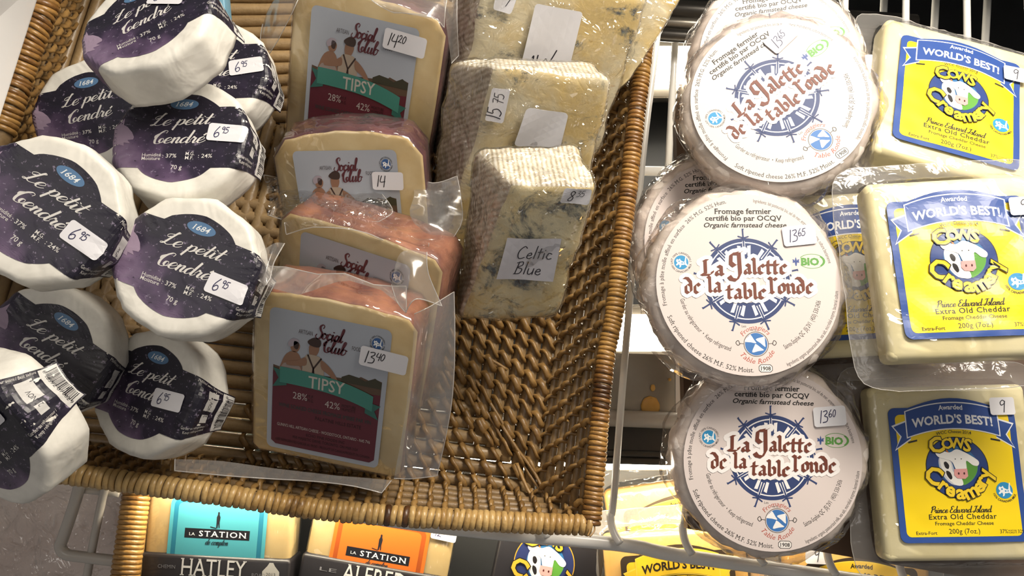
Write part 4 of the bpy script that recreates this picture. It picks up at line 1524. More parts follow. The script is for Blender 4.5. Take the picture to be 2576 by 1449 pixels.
def petit(M, seed, label, st=None):
    fn, body, c1, c2, lab = petit_set(seed)
    t = thing('wrapped_round_cheese', M @ Matrix.Translation((0, 0, -PH)), label, 'cheese', 'small paper wrapped cheeses in the basket')
    add('paper_wrap', body, t)
    L = lab.build(t, PR, fn, eps=8e-5, cache=c1)[0]
    PA.build(L, U, lambda x, y, h: fn(x, y * 1.06, h + 1.8e-4), cache=c2)
    if st:
        u, v, rt = st
        sticker(t, fn, u * PR, v * PR, .56 * PR, .28 * PR, rt, '6', '95', 12, tx=.32, ty=.2)
    return t


petit(pose(522, 178, .462, 0, -18, 0), 1, 'small dark-labelled cheese behind the topmost one, touching the wine-rind cheese bag', (.62, .08, 10))
petit(pose(225, 286, .475, 10, -8, 0), 2, 'small dark-labelled cheese half hidden beside the rim of the basket, without price sticker')
petit(pose(110, 885, .425, -34, -6, 0), 3, 'shaded small cheese under the one with a barcode, only its year oval showing')
petit(pose(366, 985, .440, -15, -8, -20), 4, 'shaded small dark-labelled cheese just above the front rim of the basket', (.46, .0, 5))
petit(pose(451, 345, .412, 0, -20, 0), 5, 'small dark-labelled cheese lying level under the topmost tilted one', (.68, .06, -5))
petit(pose(105, 525, .368, -36, -12, 4), 6, 'large-looking small cheese tilted at the picture edge above the shaded pile', (.66, -.02, 0))
petit(pose(466, 668, .388, -20, -10, 0), 7, 'small dark-labelled cheese in the middle of the pile beside the wine-rind cheeses', (.64, -.10, -2))
petit(pose(366, 46, .395, 28, -30, 4), 8, 'topmost small cheese, tilted, its white paper side showing below', (.38, .20, -38))
petit(pose(-40, 1112, .362, 32, 10, -30), 9, 'small cheese turned on its side showing a barcode and date box', (.44, .16, 0))


# ---------------------------------------------------------------- wine-soaked cheese pieces in pouches
TW, TH, TT = .066, .094, .034
TA = art_tipsy()
TCACHE = {}


def loaf(w, h, t, arch, cham, rnd, y0):
    """front outline of the cut piece, anticlockwise, origin at the label centre"""
    pts = [(-w / 2 + .004, y0), (w / 2 - .004, y0), (w / 2, y0 + .004), (w / 2 + .0005, y0 + h * .5), (w / 2, y0 + h - cham)]
    n = 12
    for k in range(n + 1):
        x = w / 2 - cham * .55 - (w - cham * 1.1) * k / n
        pts.append((x, y0 + h - cham * .45 + arch * math.cos((x / (w / 2)) * 1.45) + .0004 * math.sin(k * 2.1)))
    pts += [(-w / 2, y0 + h - cham), (-w / 2 - .0005, y0 + h * .5), (-w / 2, y0 + .004)]
    return pts


def extrude(pts, z0, z1, mats, name, inset=.0012, grow=0.0, taper=1.0):
    """closed prism with softened edges; front face slot 0, flanks slot 1"""
    n = len(pts)
    cx, cy = sum(p[0] for p in pts) / n, sum(p[1] for p in pts) / n

    def ring(k, z, g):
        out = []
        for i, (x, y) in enumerate(pts):
            a, b = pts[i - 1], pts[(i + 1) % n]
            dx, dy = b[0] - a[0], b[1] - a[1]
            L = math.hypot(dx, dy) or 1
            out.append((x + dy / L * g, y - dx / L * g, z))
        return out
    V, Fc, mi = [], [], []
    steps = [(z0 + grow, -inset * 1.2 + grow), (z0 - inset * .35 + grow, -inset * .3 + grow), (z0 - inset, grow)] + \
            [(z0 - inset - (z0 - z1 - 2 * inset) * k / 4, grow + .0006 * math.sin(k * 2)) for k in range(1, 4)] + [(z1 + inset, grow), (z1 - grow, -inset + grow)]
    for z, g in steps:
        V += ring(0, z, g)
    for i in range(len(steps) - 1):
        for k in range(n):
            k2 = (k + 1) % n
            Fc.append((i * n + k, (i + 1) * n + k, (i + 1) * n + k2, i * n + k2))
            mi.append(0 if i < 1 else 1)
    Fc.append(tuple(range(n)))
    mi.append(0)
    b0 = (len(steps) - 1) * n
    Fc.append(tuple(b0 + k for k in range(n))[::-1])
    mi.append(0)
    me = mesh(name, V, Fc, mats, True, mi if isinstance(mats, (list, tuple)) and len(mats) > 1 else None)
    return me


def sheet(parent, Mi, rows, name, mat, nv=10, nu=14, amp=.0015, seed=0, freq=60, thick=0):
    """film lofted through rows of (px, py, depth) control points"""
    R = [crom(r, max(2, nu // max(1, len(r) - 1))) for r in rows]
    m = min(len(r) for r in R)
    R = [[np.array(r[int(round(i * (len(r) - 1) / (m - 1)))]) for i in range(m)] for r in R]
    cols = []
    for i in range(m):
        cols.append(crom([tuple(r[i]) for r in R], max(2, nv // max(1, len(R) - 1))))
    V, Fc = [], []
    k = len(cols[0])
    for i, c in enumerate(cols):
        for j, (x, y, d) in enumerate(c):
            p = P(x, y, d)
            e = amp * fbm(p.x * freq + seed, p.y * freq, seed * 1.7, 3)
            V.append(Mi @ (p + Vector((0, 0, e))))
    for i in range(m - 1):
        for j in range(k - 1):
            Fc.append((i * k + j, i * k + j + 1, (i + 1) * k + j + 1, (i + 1) * k + j))
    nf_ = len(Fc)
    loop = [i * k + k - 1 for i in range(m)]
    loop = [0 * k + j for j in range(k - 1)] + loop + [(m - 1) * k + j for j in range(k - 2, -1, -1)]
    EV, EF = tube([V[i] for i in loop], .00028, 5)  # thin pale tube added as the bright refracted line of the border
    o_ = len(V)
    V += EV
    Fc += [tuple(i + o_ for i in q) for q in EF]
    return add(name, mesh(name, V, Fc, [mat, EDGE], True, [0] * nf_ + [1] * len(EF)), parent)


def tipsy(M, label, rind, price=None, pst=None, w=.086, seed=0, arch=.006, cham=.012, k_=1.0):
    M = M @ Matrix.Scale(k_, 4)
    t = thing('wine_soaked_cheese', M @ Matrix.Translation((0, -.050, -TT)), label, 'cheese', 'wine soaked cheese pieces in the basket')
    Mi = Matrix.Translation((0, .050, TT))
    out = [(x + .002, y) for x, y in loaf(w, .111, TT, arch, cham, seed, -.053)]
    add('cheese_piece', extrude(out, 0, -TT, [TIPF, rind], 'cheese_piece', .0022), t, Mi)
    add('pouch', extrude(out, .0004, -TT, POUCH, 'pouch', .003, .0009), t, Mi)
    zf = lambda x, y, h: Vector((x, y, .00155 + h))
    a = Art()
    a.rrect('label', '#b9bcc2', 0, 0, TW, TH, .004, 0)
    L = a.build(t, 1, lambda x, y, h: Mi @ zf(x, y, h), cache=TCACHE.setdefault('l', {}))[0]
    k = TW / 100
    TA.build(L, k, lambda x, y, h: Mi @ zf(x - TW / 2, y * TH / TW / 1.17 + TH / 2, h), cache=TCACHE.setdefault('a', {}))
    if price:
        x, y, rt, ww = pst
        sticker(t, lambda a_, b_, h: Mi @ zf(a_, b_, h), x, y, ww, .0125, rt, price[0], price[1], 14, '#26242c', tx=.2, ty=.2)
    return t, M.inverted(), Mi


TC = [(-TW / 2, TH / 2, .0015), (TW / 2, TH / 2, .0015), (TW / 2, -TH / 2, .0015), (-TW / 2, -TH / 2, .0015)]
tp = lambda x, y: (x * TW / 100 - TW / 2, y * TH / 117 + TH / 2, .0015)
SK = lambda q, k: [tuple(x * k for x in p) for p in q]
v1 = fit_pose([TC[0], TC[1], tp(50, -53)], [(785, 17), (1059, 77), (901, 205)], (890, 210, .503, -11, 30, 0), 12)
v2 = fit_pose(SK([TC[0], TC[1], tp(50, -20), tp(89, -12)], .90), [(733, 383), (999, 381), (874, 433), (968, 410)], (868, 560, .481, 0, 30, 0), 12)
v3 = fit_pose([TC[0], tp(50, -14), TC[1]], [(768, 590), (903, 655), (1012, 672)], (860, 775, .463, -17, 32, 0), 12)
v4 = fit_pose(TC + [tp(50, -53)], [(678, 774), (989, 832), (943, 1180), (675, 1122), (825, 960)], (825, 980, .430, -9, 32, 0), 3)
PD = pose(*v1)
t1, _, m1 = tipsy(PD, 'wine rind cheese priced 14.20 at the back of its row, label fully in view', PLUM, ('14', '20'), (.025, .037, -3, .026), .094)
inv = lambda M: (M @ Matrix.Translation((0, -.050, -TT))).inverted()
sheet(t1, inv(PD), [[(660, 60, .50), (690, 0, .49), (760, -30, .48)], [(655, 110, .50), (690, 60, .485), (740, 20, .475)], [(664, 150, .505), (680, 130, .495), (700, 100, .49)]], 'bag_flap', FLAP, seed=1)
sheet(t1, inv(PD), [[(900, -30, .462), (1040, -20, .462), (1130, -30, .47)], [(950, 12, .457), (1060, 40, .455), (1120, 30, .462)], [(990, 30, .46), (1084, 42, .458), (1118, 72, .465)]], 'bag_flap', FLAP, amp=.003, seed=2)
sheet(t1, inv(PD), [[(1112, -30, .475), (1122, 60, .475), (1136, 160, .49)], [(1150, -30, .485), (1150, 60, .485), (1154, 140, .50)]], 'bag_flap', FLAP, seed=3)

PD = pose(*v2)
t2, _, m2 = tipsy(PD, 'wine rind cheese priced 14 with pale paste and crinkled film, second from the back', PLUM, ('14', ''), (.026, .026, -2, .020), .096, arch=.009, cham=.016, k_=.90)
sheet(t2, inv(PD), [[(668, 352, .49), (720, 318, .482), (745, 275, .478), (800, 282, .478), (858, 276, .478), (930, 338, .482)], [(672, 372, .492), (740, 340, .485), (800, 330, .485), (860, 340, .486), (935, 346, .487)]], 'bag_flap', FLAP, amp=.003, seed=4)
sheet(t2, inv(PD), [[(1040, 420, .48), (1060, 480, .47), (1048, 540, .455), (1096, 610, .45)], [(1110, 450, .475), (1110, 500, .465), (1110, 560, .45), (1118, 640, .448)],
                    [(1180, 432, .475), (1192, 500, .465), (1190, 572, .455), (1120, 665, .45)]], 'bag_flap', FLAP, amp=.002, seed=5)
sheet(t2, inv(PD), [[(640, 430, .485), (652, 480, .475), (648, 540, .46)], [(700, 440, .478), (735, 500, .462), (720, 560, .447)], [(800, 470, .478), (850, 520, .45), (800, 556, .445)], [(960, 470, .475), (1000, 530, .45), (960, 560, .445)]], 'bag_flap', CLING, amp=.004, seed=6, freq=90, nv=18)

PD = pose(*v3)
t3, _, m3 = tipsy(PD, 'orange-toned wine rind cheese mostly hidden behind the front one in its row', TIPR, None, None, .098, arch=.004, cham=.010)
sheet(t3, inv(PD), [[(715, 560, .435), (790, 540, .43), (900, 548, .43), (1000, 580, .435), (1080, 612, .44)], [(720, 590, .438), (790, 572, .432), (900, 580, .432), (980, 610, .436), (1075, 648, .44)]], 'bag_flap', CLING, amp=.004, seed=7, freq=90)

PD = pose(*v4)
t4, _, m4 = tipsy(PD, 'front wine rind cheese priced 13.40 leaning in the row by the front rim', TIPR, ('13', '40'), (.030, .028, -3, .026), .089, arch=.004, cham=.010)
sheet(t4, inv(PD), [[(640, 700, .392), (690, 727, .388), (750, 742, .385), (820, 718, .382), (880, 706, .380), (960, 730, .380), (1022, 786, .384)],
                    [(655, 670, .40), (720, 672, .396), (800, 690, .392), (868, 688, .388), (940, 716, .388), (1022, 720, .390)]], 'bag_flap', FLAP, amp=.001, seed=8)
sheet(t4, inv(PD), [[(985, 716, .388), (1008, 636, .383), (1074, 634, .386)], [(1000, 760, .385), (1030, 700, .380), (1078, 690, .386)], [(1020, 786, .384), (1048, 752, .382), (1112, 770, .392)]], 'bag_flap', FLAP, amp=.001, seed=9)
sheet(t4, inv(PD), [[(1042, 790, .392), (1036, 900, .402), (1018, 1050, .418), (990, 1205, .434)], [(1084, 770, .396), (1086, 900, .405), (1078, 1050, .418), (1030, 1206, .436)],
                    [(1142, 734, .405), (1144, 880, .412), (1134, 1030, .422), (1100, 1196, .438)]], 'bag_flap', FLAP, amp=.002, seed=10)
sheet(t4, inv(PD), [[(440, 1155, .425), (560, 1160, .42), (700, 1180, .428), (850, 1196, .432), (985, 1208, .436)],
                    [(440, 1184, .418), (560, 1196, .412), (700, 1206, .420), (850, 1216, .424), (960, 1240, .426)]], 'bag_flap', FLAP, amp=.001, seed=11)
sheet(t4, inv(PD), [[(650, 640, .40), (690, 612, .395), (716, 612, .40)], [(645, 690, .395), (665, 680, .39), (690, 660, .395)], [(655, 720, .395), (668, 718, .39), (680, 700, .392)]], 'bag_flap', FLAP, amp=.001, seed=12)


# ---------------------------------------------------------------- blue cheese wedges in cling wrap
def smooth_hex(c, Mi, mats, name, lev=5, rnd=.14, wob=.0022, seed=0, grow=0.0):
    """c: 8 camera-space corners, front tl tr br bl, back tl tr br bl; slots: 0 paste, 1 top rind, 2 left rind"""
    V, Fc, mi = [], [], []
    n = 14
    cen_ = sum(c, Vector()) / 8
    sz = [(c[1] - c[0]).length, (c[3] - c[0]).length, (c[4] - c[0]).length]

    def pt(u, v, w):
        # squash the unit cube's edges into small fillets
        q = [u, v, w]
        r = .0055
        ex = [q[i] * sz[i] for i in range(3)]
        ins = [min(max(ex[i], r), sz[i] - r) for i in range(3)]
        dv = Vector([ex[i] - ins[i] for i in range(3)])
        if dv.length > r:
            dv = dv.normalized() * r
        q = [(ins[i] + dv[i]) / sz[i] for i in range(3)]
        u, v, w = q
        f = c[0].lerp(c[1], u).lerp(c[3].lerp(c[2], u), v)
        b = c[4].lerp(c[5], u).lerp(c[7].lerp(c[6], u), v)
        p = f.lerp(b, w)
        d = (p - cen_).normalized()
        p = p + d * (grow + wob * fbm(p.x * 55 + seed, p.y * 55, p.z * 55, 3))
        return Mi @ p
    g = [i / n for i in range(n + 1)]
    e = .045
    g = [0, e * .4, e] + [e + (1 - 2 * e) * i / n for i in range(1, n)] + [1 - e, 1 - e * .4, 1]
    faces = (('uv0', lambda a, b: (a, b, 0), 0), ('uv1', lambda a, b: (1 - a, b, 1), 0), ('top', lambda a, b: (a, 0, 1 - b), 1), ('bot', lambda a, b: (a, 1, b), 0),
             ('left', lambda a, b: (0, b, 1 - a), 2), ('right', lambda a, b: (1, b, a), 0))
    for _, fn, m in faces:
        o = len(V)
        k = len(g)
        for b in g:
            for a in g:
                V.append(pt(*fn(a, b)))
        for j in range(k - 1):
            for i in range(k - 1):
                Fc.append((o + j * k + i, o + (j + 1) * k + i, o + (j + 1) * k + i + 1, o + j * k + i + 1))
                mi.append(m if isinstance(mats, list) else 0)
    me = mesh(name, V, Fc, mats, True, mi)
    bm = bmesh.new()
    bm.from_mesh(me)
    bmesh.ops.remove_doubles(bm, verts=bm.verts[:], dist=2e-5)
    bm.to_mesh(me)
    bm.free()
    return me


def on_plane(pix, A, B, D):
    nrm = (B - A).cross(D - A).normalized()
    if nrm.z < 0:
        nrm = -nrm
    out = []
    for x, y in pix:
        r = P(x, y, 1.0)
        out.append(r * (A.dot(nrm) / r.dot(nrm)))
    return out, nrm


def blue(name_label, corners, mats, seed, film=True):
    c = [P(*q) for q in corners]
    base = (c[2] + c[3] + c[6] + c[7]) / 4
    M = Matrix.Translation(base) @ Matrix.Rotation(R_(8), 4, 'Z')
    t = thing('blue_cheese_wedge', M, name_label, 'cheese', 'blue cheese wedges in the basket')
    Mi = M.inverted()
    add('cheese_wedge', smooth_hex(c, Mi, mats, 'cheese_wedge', seed=seed), t)
    if film:
        add('cling_film', smooth_hex(c, Mi, CLING, 'cling_film', seed=seed, grow=.0012, wob=.0030), t)
    return t, Mi, c


def paper_tag(t, Mi, c, pix, name, txt=None, sup=None, col='#dcdbe0', r=.07, lift=.0024, rot=0, **k):
    q, nrm = on_plane(pix, c[0], c[1], c[3])
    w, h = (q[1] - q[0]).length, (q[3] - q[0]).length

    def fn(x, y, z):
        u, v = x / w + .5, .5 - y / h
        p = q[0].lerp(q[1], u).lerp(q[3].lerp(q[2], u), v)
        return Mi @ (p + nrm * (z + lift + .0006 * math.sin(u * 5 + v * 3)))
    a = Art(w / 5)
    a.rrect(name, col, 0, 0, w, h, r * min(w, h), 1)
    st = a.build(t, 1, fn)[0]
    return st, fn, w, h


def pen(st, fn, w, h, lines, col='#2a2832'):
    """lines: (text, x, y, size, rot) in sticker units 0..1"""
    a = Art()
    for txt, x, y, s, rt in lines:
        a.script('handwriting', col, txt, (x - .5) * w, (y - .5) * h, s * h, 3, wid=.032, slant=.1, table=HAND, hand=True, rot=rt)
    a.build(st, 1, fn)


HAND['~'] = ([[(.0, .42), (.05, .5), (.1, .1)], [(.25, .55), (.3, 0)], [(.95, .05), (.62, .1), (.7, .38), (.92, .2), (1.1, .9)]], 1.2)
t, Mi, c = blue('yellow-edged blue cheese wedge at the very back corner of the basket rim', [(1560, -70, .506), (1722, -2, .508), (1585, 205, .522), (1440, 330, .557), (1540, -90, .525), (1690, -40, .525), (1570, 190, .538), (1430, 320, .575)], [BLUE1, BLUE1, BLUE1], 1)
t, Mi, c = blue('large blue cheese wedge with a blank white label at the top of its row', [(1225, -60, .472), (1634, -4, .480), (1500, 400, .530), (1105, 400, .530), (1150, -90, .49), (1600, -60, .497), (1490, 390, .552), (1085, 400, .552)],
                [BLUE1, RIND_TOP, RIND_SIDE], 2)
st, fn, w, h = paper_tag(t, Mi, c, [(1347, 6), (1466, 29), (1430, 172), (1309, 166)], 'blank_label')
pen(st, fn, w, h, [('~', .18, .04, .30, 0)])
st, fn, w, h = paper_tag(t, Mi, c, [(1250, -30), (1306, -22), (1285, 34), (1240, 22)], 'price_sticker', r=.15)
pen(st, fn, w, h, [('1', .55, .3, .6, -15)])
t, Mi, c = blue('blue cheese wedge priced 15.75 in the middle of its row', [(1240, 166, .445), (1542, 196, .452), (1436, 655, .512), (1105, 645, .512), (1124, 150, .475), (1500, 150, .48), (1420, 650, .545), (1070, 620, .54)], [BLUE1, RIND_TOP, RIND_SIDE], 3)
st, fn, w, h = paper_tag(t, Mi, c, [(1325, 265), (1430, 282), (1408, 366), (1291, 364)], 'blank_label', r=.12)
st, fn, w, h = paper_tag(t, Mi, c, [(1238, 216), (1284, 222), (1265, 306), (1219, 300)], 'price_sticker', r=.16)
pen(st, fn, w, h, [('15', .78, .08, .42, 88), ('75', .74, .55, .30, 88)])
t, Mi, c = blue('front blue cheese wedge with ribbed rind and handwritten name tag', [(1283, 460, .420), (1506, 470, .424), (1402, 797, .472), (1150, 805, .472), (1188, 366, .450), (1456, 356, .452), (1396, 790, .505), (1146, 795, .505)], [BLUE2, RIND_TOP, RIND_SIDE], 4)
st, fn, w, h = paper_tag(t, Mi, c, [(1420, 466), (1489, 472), (1479, 509), (1406, 505)], 'price_sticker', r=.18)
pen(st, fn, w, h, [('8', .22, .15, .7, 0), ('35', .5, .45, .42, 0)])
st, fn, w, h = paper_tag(t, Mi, c, [(1276, 592), (1412, 596), (1390, 701), (1248, 696)], 'name_tag', r=.01, col='#c6c5cc')
pen(st, fn, w, h, [('Celtic', .25, .52, .30, 0), ('Blue', .28, .14, .30, 0)])


# ---------------------------------------------------------------- big round soft cheeses in cellophane
GR, GB, GT = .0535, .0585, .026
GA = art_galette()
GC = {}


def galette_mesh(seed, name, mat, grow, wr):
    V, Fc = [], []
    NA = 120
    f = .008
    prof = [(0.001, 0), (.02, 0), (.04, .0), (GB - f, 0)] + [(GB - f + f * math.sin(t), f * math.cos(t) - f) for t in (.3, .6, .9, 1.2, 1.57)] + \
           [(GB, -f - (GT - 2 * f) * k / 4) for k in range(1, 5)] + [(GB - f * .6, -GT + .001), (GB * .6, -GT)]
    for i, (r, z) in enumerate(prof):
        for k in range(NA):
            a = 2 * math.pi * k / NA
            w = min(1, max(0, (r - GR * .99) / (GB - GR)))
            e = wr * w * (fbm(4 * math.cos(a) + seed, 4 * math.sin(a), z * 40, 3) + .7 * abs(fbm(8 * math.cos(a), 8 * math.sin(a) + seed, z * 60, 2)))
            lump = w * .0016 * fbm(2.2 * math.cos(a) + seed * 3, 2.2 * math.sin(a), 0, 2)
            rr = r + e + grow * w + lump
            V.append((rr * math.cos(a), rr * math.sin(a), GT + z + grow + .4 * e * (z > -f)))
    for i in range(len(prof) - 1):
        for k in range(NA):
            k2 = (k + 1) % NA
            Fc.append((i * NA + k, (i + 1) * NA + k, (i + 1) * NA + k2, i * NA + k2))
    Fc.append(tuple(range(NA)))
    b0 = (len(prof) - 1) * NA
    Fc.append(tuple(b0 + k for k in range(NA))[::-1])
    return mesh(name, V, Fc, mat)


def cello_skirt(seed, name='cellophane_corner'):
    """crumpled cellophane edge standing off the flank, with pointed corners"""
    V, Fc = [], []
    NA, NB = 90, 5
    rnd = random.Random(seed)
    pk = [(k + rnd.uniform(-.3, .3)) * 6.28 / 9 for k in range(9)]
    ph = [rnd.uniform(.3, 1.1) for _ in range(9)]
    for k in range(NA):
        a = 2 * math.pi * k / NA
        ext = .0022 + .0016 * fbm(5 * math.cos(a) + seed, 5 * math.sin(a), 0, 2)
        for p, hgt in zip(pk, ph):
            d = abs((a - p + math.pi) % (2 * math.pi) - math.pi)
            ext += .0070 * hgt * max(0, 1 - d / .34)
        for j in range(NB):
            t = j / (NB - 1)
            r = GB + .0006 + ext * math.sin(t * 2.6)
            z = GT * (.92 - .75 * t) + .002 * fbm(9 * a, t * 4, seed, 2)
            V.append((r * math.cos(a), r * math.sin(a), z))
    for k in range(NA):
        k2 = (k + 1) % NA
        for j in range(NB - 1):
            Fc.append((k * NB + j, k * NB + j + 1, k2 * NB + j + 1, k2 * NB + j))
    return mesh(name, V, Fc, CELLO)


def galette(M, seed, label, price=None, pst=None):
    t = thing('round_soft_cheese', M @ Matrix.Translation((0, 0, -GT)), label, 'cheese', 'big round soft cheeses on the board')
    add('cheese_wheel', galette_mesh(seed, 'cheese_wheel', GALB, 0, .0019), t)
    add('cellophane', galette_mesh(seed + 3, 'cellophane', CELLO, .0008, .0032), t)
    add('cellophane_corner', cello_skirt(seed), t)
    fn = lambda x, y, h: Vector((x, y, GT + .0010 + h))
    a = Art(.02)
    a.ell('label', ink('#d9cdc9', .5, .06), 0, 0, GR, lay=0, n=96)
    L = a.build(t, 1, fn, cache=GC.setdefault('l', {}))[0]
    GA.build(L, GR / 616, fn, cache=GC.setdefault('a', {}), coat=.04, rough=.5, eps=3e-5)
    if price:
        x, y, rt = pst
        sticker(t, fn, x, y, .0195, .0118, rt, price[0], price[1], 16, '#2b2a52', tx=.26, ty=.2)
    return t


galette(pose(1962, 152, .532, 8, -6, 0), 1, 'round soft cheese peeking out above the tilted top one')
galette(pose(1823, 609, .526, 4, -2, 4), 2, 'round soft cheese mostly hidden behind the middle one, next to the basket rim')
galette(pose(1943, 1158, .482, -2, -4, 0), 3, 'lowest round soft cheese priced 13.60, above the white shelf bar', ('13', '60'), (.0335, .0275, 6))
galette(pose(1961, 250, .492, 34, -14, 0), 4, 'top round soft cheese whose label is turned anticlockwise, priced 13.65', ('13', '65'), (.0245, .0315, 10))
galette(pose(1881, 714, .468, 0, -9, 0), 5, 'middle round soft cheese with level label, priced 13.65', ('13', '65'), (.0310, .0285, 6))


# ---------------------------------------------------------------- vacuum packed cheddar slabs
CW, CH_, CT = .0741, .0797, .019
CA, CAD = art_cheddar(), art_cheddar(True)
CC = {}


def cheddar(M, label, seed, price=True, dark=False, k=1.0, cheese=None, group='vacuum packed cheddar slabs by the round cheeses', wav=.0006, extra=(0, 0)):
    t = thing('cheddar_pack', M @ Matrix.Translation((0, 0, -CT * k)) @ Matrix.Scale(k, 4), label, 'cheese', group)
    w, h = CW + .019 + extra[0], CH_ + .024 + extra[1]
    add('cheese_slab', rbox('cheese_slab', w, h, CT, .0042, cheese or CHED, 4, CT), t)
    # clear pouch: tight over the face, tented down to a flat welded margin
    V, Fc = [], []
    n = 112
    rnd = random.Random(seed)
    prof = ((-.010, 1.045), (-.003, 1.045), (.0002, .99), (.0022, .78), (.0040, .52), (.0062, .40), (.0100, .34), (.0150, .30))
    for i in range(n):
        a = 2 * math.pi * i / n
        c_, s_ = math.cos(a), math.sin(a)
        q = (abs(c_) ** 9 + abs(s_) ** 9) ** (1 / 9)
        x, y = c_ / q, s_ / q
        for j, (e, zz) in enumerate(prof):
            rip = .0014 * fbm(x * 7 + seed, y * 7, j * .35, 2) * min(1, j / 3)
            e2 = e + (.0012 * fbm(x * 3, y * 3, seed, 2) if j > 5 else 0)
            V.append((x * (w / 2 + e2), y * (h / 2 + e2), CT * zz + rip))
    J = len(prof)
    mi = []
    for i in range(n):
        i2 = (i + 1) % n
        for j in range(J - 1):
            Fc.append((i * J + j, i * J + j + 1, i2 * J + j + 1, i2 * J + j))
            mi.append(0 if j < 4 else 1)
    Fc.append(tuple(i * J for i in range(n)))
    mi.append(0)
    EV, EF = tube([V[(i % n) * J + J - 1] for i in range(n + 1)], .00022, 4, False)  # same pale tube, painting the bright line round the pouch margin
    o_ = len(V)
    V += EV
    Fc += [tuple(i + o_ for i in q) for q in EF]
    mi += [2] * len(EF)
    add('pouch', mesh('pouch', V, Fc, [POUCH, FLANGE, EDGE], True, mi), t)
    z0 = CT + .0015

    def fn(x, y, hh):
        return Vector((x, y - .001, z0 + hh + wav * fbm(x * 45 + seed, y * 45, seed, 2)))
    art = CAD if dark else CA
    cache = CC.setdefault((dark, seed), {})
    a = Art(.008)
    a.rrect('label', '#3b2f22' if dark else '#2a4c94', 0, 0, CW, CH_, .004, -2)
    L = a.build(t, 1, fn, cache=CC.setdefault(('l', dark, seed), {}))[0]
    art.build(L, CW / 860, fn, cache=cache, coat=.25, eps=7e-5)
    if price:
        x, y, rt = price
        st = sticker(t, fn, x, y, .0145, .0105, rt, '9', '', 30, '#3a3a44', tx=.5, ty=.15, size=.7)
    return t


CR4 = [(-CW / 2, CH_ / 2 - .001, CT * 0), (CW / 2, CH_ / 2 - .001, 0), (CW / 2, -CH_ / 2 - .001, 0), (-CW / 2, -CH_ / 2 - .001, 0)]
w1 = fit_pose(SK(CR4, 1.07), [(2261, 85), (2567, 173), (2556, 432), (2244, 352)], (2405, 260, .51, -11, -25, 0))
w2 = fit_pose(CR4, [(2216, 506), (2575, 500), (2633, 836), (2281, 860)], (2425, 676, .450, 6, -5, 0), 3)
w3 = fit_pose(CR4, [(2224, 1020), (2548, 1033), (2589, 1351), (2267, 1371)], (2407, 1194, .475, 4, -5, 0), 3)
cheddar(pose(*w1), 'top cheddar pack with blue and yellow label, leaning back in the brightest light', 1, (.0330, .0300, 4), k=1.07)
cheddar(pose(2150, 690, .505, 3, -4, 0), 'cheddar pack hidden behind the middle round cheese and middle cheddar pack', 4, None)
cheddar(pose(*w3), 'lowest cheddar pack with blue and yellow label, in softer light', 3, (.0300, .0395, 0))
cheddar(pose(*w2), 'middle cheddar pack with blue and yellow label under wrinkled clear film', 2, (.0360, .0330, 0), wav=.0012)

# ---------------------------------------------------------------- goods on the level below
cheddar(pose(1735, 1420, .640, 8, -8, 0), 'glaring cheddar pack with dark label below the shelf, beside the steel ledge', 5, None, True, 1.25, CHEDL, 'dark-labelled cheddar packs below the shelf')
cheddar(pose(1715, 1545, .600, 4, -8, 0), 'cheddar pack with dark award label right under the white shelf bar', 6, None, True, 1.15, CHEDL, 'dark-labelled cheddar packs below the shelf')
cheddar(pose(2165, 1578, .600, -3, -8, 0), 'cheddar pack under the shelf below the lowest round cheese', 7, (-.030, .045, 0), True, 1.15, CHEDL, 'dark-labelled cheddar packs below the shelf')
BOXK = mat_plain('black_card', '#1e1c20', .45, coat=.2, var=.15)


def station(M, bg, edge, band_txt, s1, s2, label, price, seed, dy=0.0):
    w, h, tk = .110, .105, .03
    t = thing('sleeved_cheese', M @ Matrix.Translation((0, 0, -tk)), label, 'cheese', 'sleeved cheese blocks below the basket')
    add('cheese_block', rbox('cheese_block', w, h, tk, .005, mat_cheese('pale_washed_cheese', '#c4aa74', '#d3be8c', .2, .35, .35, 25), 4, tk), t)
    add('pouch', rbox('pouch', w + .002, h + .002, tk + .0016, .006, POUCH, 4, tk + .0008), t)
    zf = lambda x, y, hh: Vector((x, y, tk + .0011 + hh))
    a = art_station(bg, edge, band_txt, s1, s2)
    L = add('label', mesh('label', [zf(-.036, -.02, 0), zf(.036, -.02, 0), zf(.036, .032, 0), zf(-.036, .032, 0)], [(0, 1, 2, 3)], ink(bg), False), t)
    a.build(L, .00094, lambda x, y, hh: zf(x, y + .0080, hh), eps=8e-5)
    sl = add('sleeve', rbox('sleeve', w + .004, .062, tk + .005, .003, BOXK, 3, tk + .0030), t, Matrix.Translation((0, -.037 + dy, 0)))
    b = Art()
    z2 = lambda x, y, hh: Vector((x, y + .0165, tk + .0032 + hh))
    b.text('sleeve_lettering', '#cfcfcf', band_txt, 0, -.0005, .0125, 1, w=.0105 * len(band_txt) * .78, serif=True)
    b.text('sleeve_lettering', '#77777c', s1, -.035, .004, .0026, 1, w=.013)
    b.text('sleeve_lettering', '#77777c', s2, .034, .001, .0026, 1, w=.010)
    b.poly('medal', '#b9b7b2', [(.043 + .007 * x, .003 + .008 * y) for x, y in ((-1, -1), (1, -1), (.9, .3), (.4, .8), (.2, 1.1), (-.2, 1.1), (-.4, .8), (-.9, .3))], 1)
    b.text('medal', '#55534f', '2013', .043, .002, .0024, 2, w=.007)
    b.build(sl, 1, lambda x, y, hh: z2(x, y, hh))
    if price:
        sticker(t, zf, *price[0], .0195, .011, price[1], price[2], price[3], 14, '#3a3858', tx=.25, ty=.2)
    return t


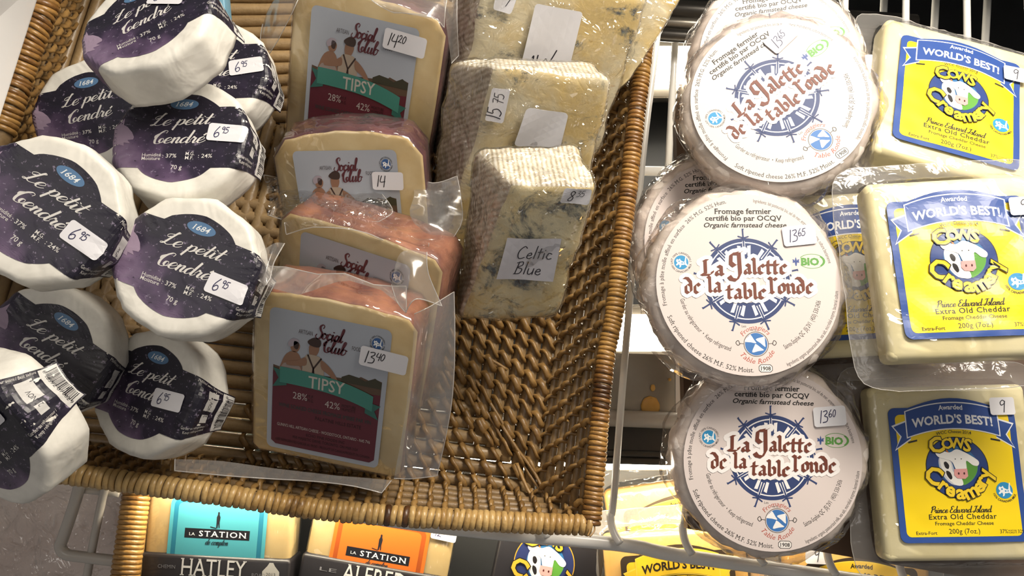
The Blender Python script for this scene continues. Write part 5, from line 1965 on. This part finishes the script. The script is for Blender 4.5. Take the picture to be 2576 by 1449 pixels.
station(pose(545, 1376, .605, -3, -6, 0), '#43929f', '#1f6a84', 'HATLEY', 'CHEMIN', 'ROAD', 'cheese block with turquoise label and black sleeve below the basket front', ((.046, .037), 4, '13', '60'), 1)
station(pose(945, 1430, .615, -10, -6, 0), '#bd611f', '#964414', 'ALFRED', 'LE', 'FERMIER', 'cheese block with orange label and black sleeve below the basket front', ((.047, .035), -2, '12', '00'), 2, .009)

# black boxed cheese with a cow emblem
M = pose(1372, 1470, .615, -12, -6, 0)
t = thing('boxed_cheese', M @ Matrix.Translation((0, 0, -.03)), 'black boxed cheese with a cow emblem under the corner of the basket', 'cheese', None)
add('box', rbox('box', .082, .082, .03, .002, BOXK, 3, .03), t)
a = Art()
a.ell('cow_emblem', '#b98f2c', 0, 50, 214, lay=1, n=40)
a.ell('cow_emblem', '#27315e', 0, 50, 207, lay=2, n=40)
cow_head(a, 6, 62, .95, 3)
brand(a, 0, 50, 13, '#1a1716', '#caa233')
a.build(t, .00011, lambda x, y, hh: Vector((x - .004, y + .009, .0302 + hh)))

# second basket below, left
M = pose(330, 1449, .62)
Mi = M.inverted()
t = thing('wicker_basket', M, 'lower wicker basket whose bound side shows beside the turquoise-labelled cheese', 'basket')
top, bot = Vector(P(344, 1235, .605)), Vector(P(300, 1560, .580))
V, Fc = tube([Mi @ top, Mi @ bot], .0085, 12)
add('rim_core', mesh('rim_core', V, Fc, ROD), t)
me = coil_mesh(COIL, 'rim_coil', .0092, .0034)
nC = int((top - bot).length / .0034)
for i in range(nC):
    p = top.lerp(bot, (i + .5) / nC)
    q = (bot - top).normalized().to_track_quat('Z', 'Y').to_matrix().to_4x4()
    o = add('rim_coil', me, t)
    o.matrix_basis = Mi @ Matrix.Translation(p) @ q
for k in range(5):
    V, Fc = tube([Mi @ (top + Vector((.002 - .001 * k, 0, -.010 * (k + 1)))), Mi @ (bot + Vector((.002 - .001 * k, 0, -.010 * (k + 1))))], .0050, 8)
    add('rod', mesh('rod', V, Fc, STRAND), t)

# white grid at the lower left and the clear bag under it
M = pose(240, 1400, .60)
Mi = M.inverted()
t = thing('wire_tray', M, 'white wire tray with rounded corner below the basket, over a clear bag', 'tray')
GREYW = mat_plain('greyish_coated_wire', '#c2bcb4', .35, coat=.3, var=.05)
for pts, r in (([(206, 1195, .585), (190, 1260, .59), (160, 1350, .595), (152, 1375, .595), (166, 1394, .595), (200, 1400, .595), (300, 1412, .595)], .0042),
               ([(270, 1200, .588), (250, 1290, .592), (228, 1400, .598), (214, 1480, .60)], .0030), ([(200, 1232, .592), (300, 1243, .594)], .0024)):
    V, Fc = tube([Mi @ P(x, y, d) for x, y, d in crom(pts, 5)], r, 10)
    add('wire', mesh('wire', V, Fc, GREYW), t)
PINK = mat_cheese('pinkish_bagged_cheese', '#dfcbc1', '#f0e3db', .1, .3, .6, 12, .3)
M = pose(150, 1400, .67, 8, -10, 0)
t = thing('bagged_cheese', M @ Matrix.Translation((0, 0, -.03)), 'pale pinkish cheese in a shiny clear bag under the wire tray', 'cheese')
bm = bmesh.new()
bmesh.ops.create_grid(bm, x_segments=70, y_segments=50, size=.5)
for v in bm.verts:
    x, y = v.co.x * .30, v.co.y * .20
    ed = min(.5 - abs(v.co.x), .5 - abs(v.co.y)) * 2
    v.co = Vector((x, y, .026 * min(1, ed * 4) ** .5 + .004 * fbm(x * 22, y * 22, 1, 3) + .003 * abs(fbm(x * 60, y * 40, 4, 3))))
me = bm_mesh('cheese_block', bm, PINK)
add('cheese_block', me, t)
me2 = me.copy()
me2.materials.clear()
me2.materials.append(CLING)
add('bag', me2, t, Matrix.Translation((0, 0, .002)))

# pale blue card pack behind the topmost small cheese
M = pose(545, 10, .50, 8, -10, 0)
t = thing('card_pack', M @ Matrix.Translation((0, 0, -.012)), 'pale blue printed card pack wedged behind the topmost small cheese', 'pack')
add('card', rbox('card', .030, .045, .012, .001, mat_plain('pale_blue_card', '#6f9fb6', .45, var=.06), 2, .012), t, Matrix.Translation((-.010, .012, 0)))
a = Art()
a.text('lettering', '#27414e', 'k', 0, 0, 1, 1)
a.text('lettering', '#27414e', 'u', .35, -1.9, 1, 1)
a.build(t, .0042, lambda x, y, hh: Vector((x - .002, y + .001, .0123 + hh)))

# added frosted sheet standing in for a pale streak of glass reflection
FROST = mat_film('frosted_reflection_sheet', .5, .3, .1, 10, (.9, .87, .85), milk=.3)
o = slab('reflection_sheet', [P(-420, 420, .36), P(-40, 420, .405), P(112, -60, .452), P(-300, -60, .40)], .003, FROST)
tag(o, 'added frosted sheet for the pale glass reflection next to the basket rim', 'panel')
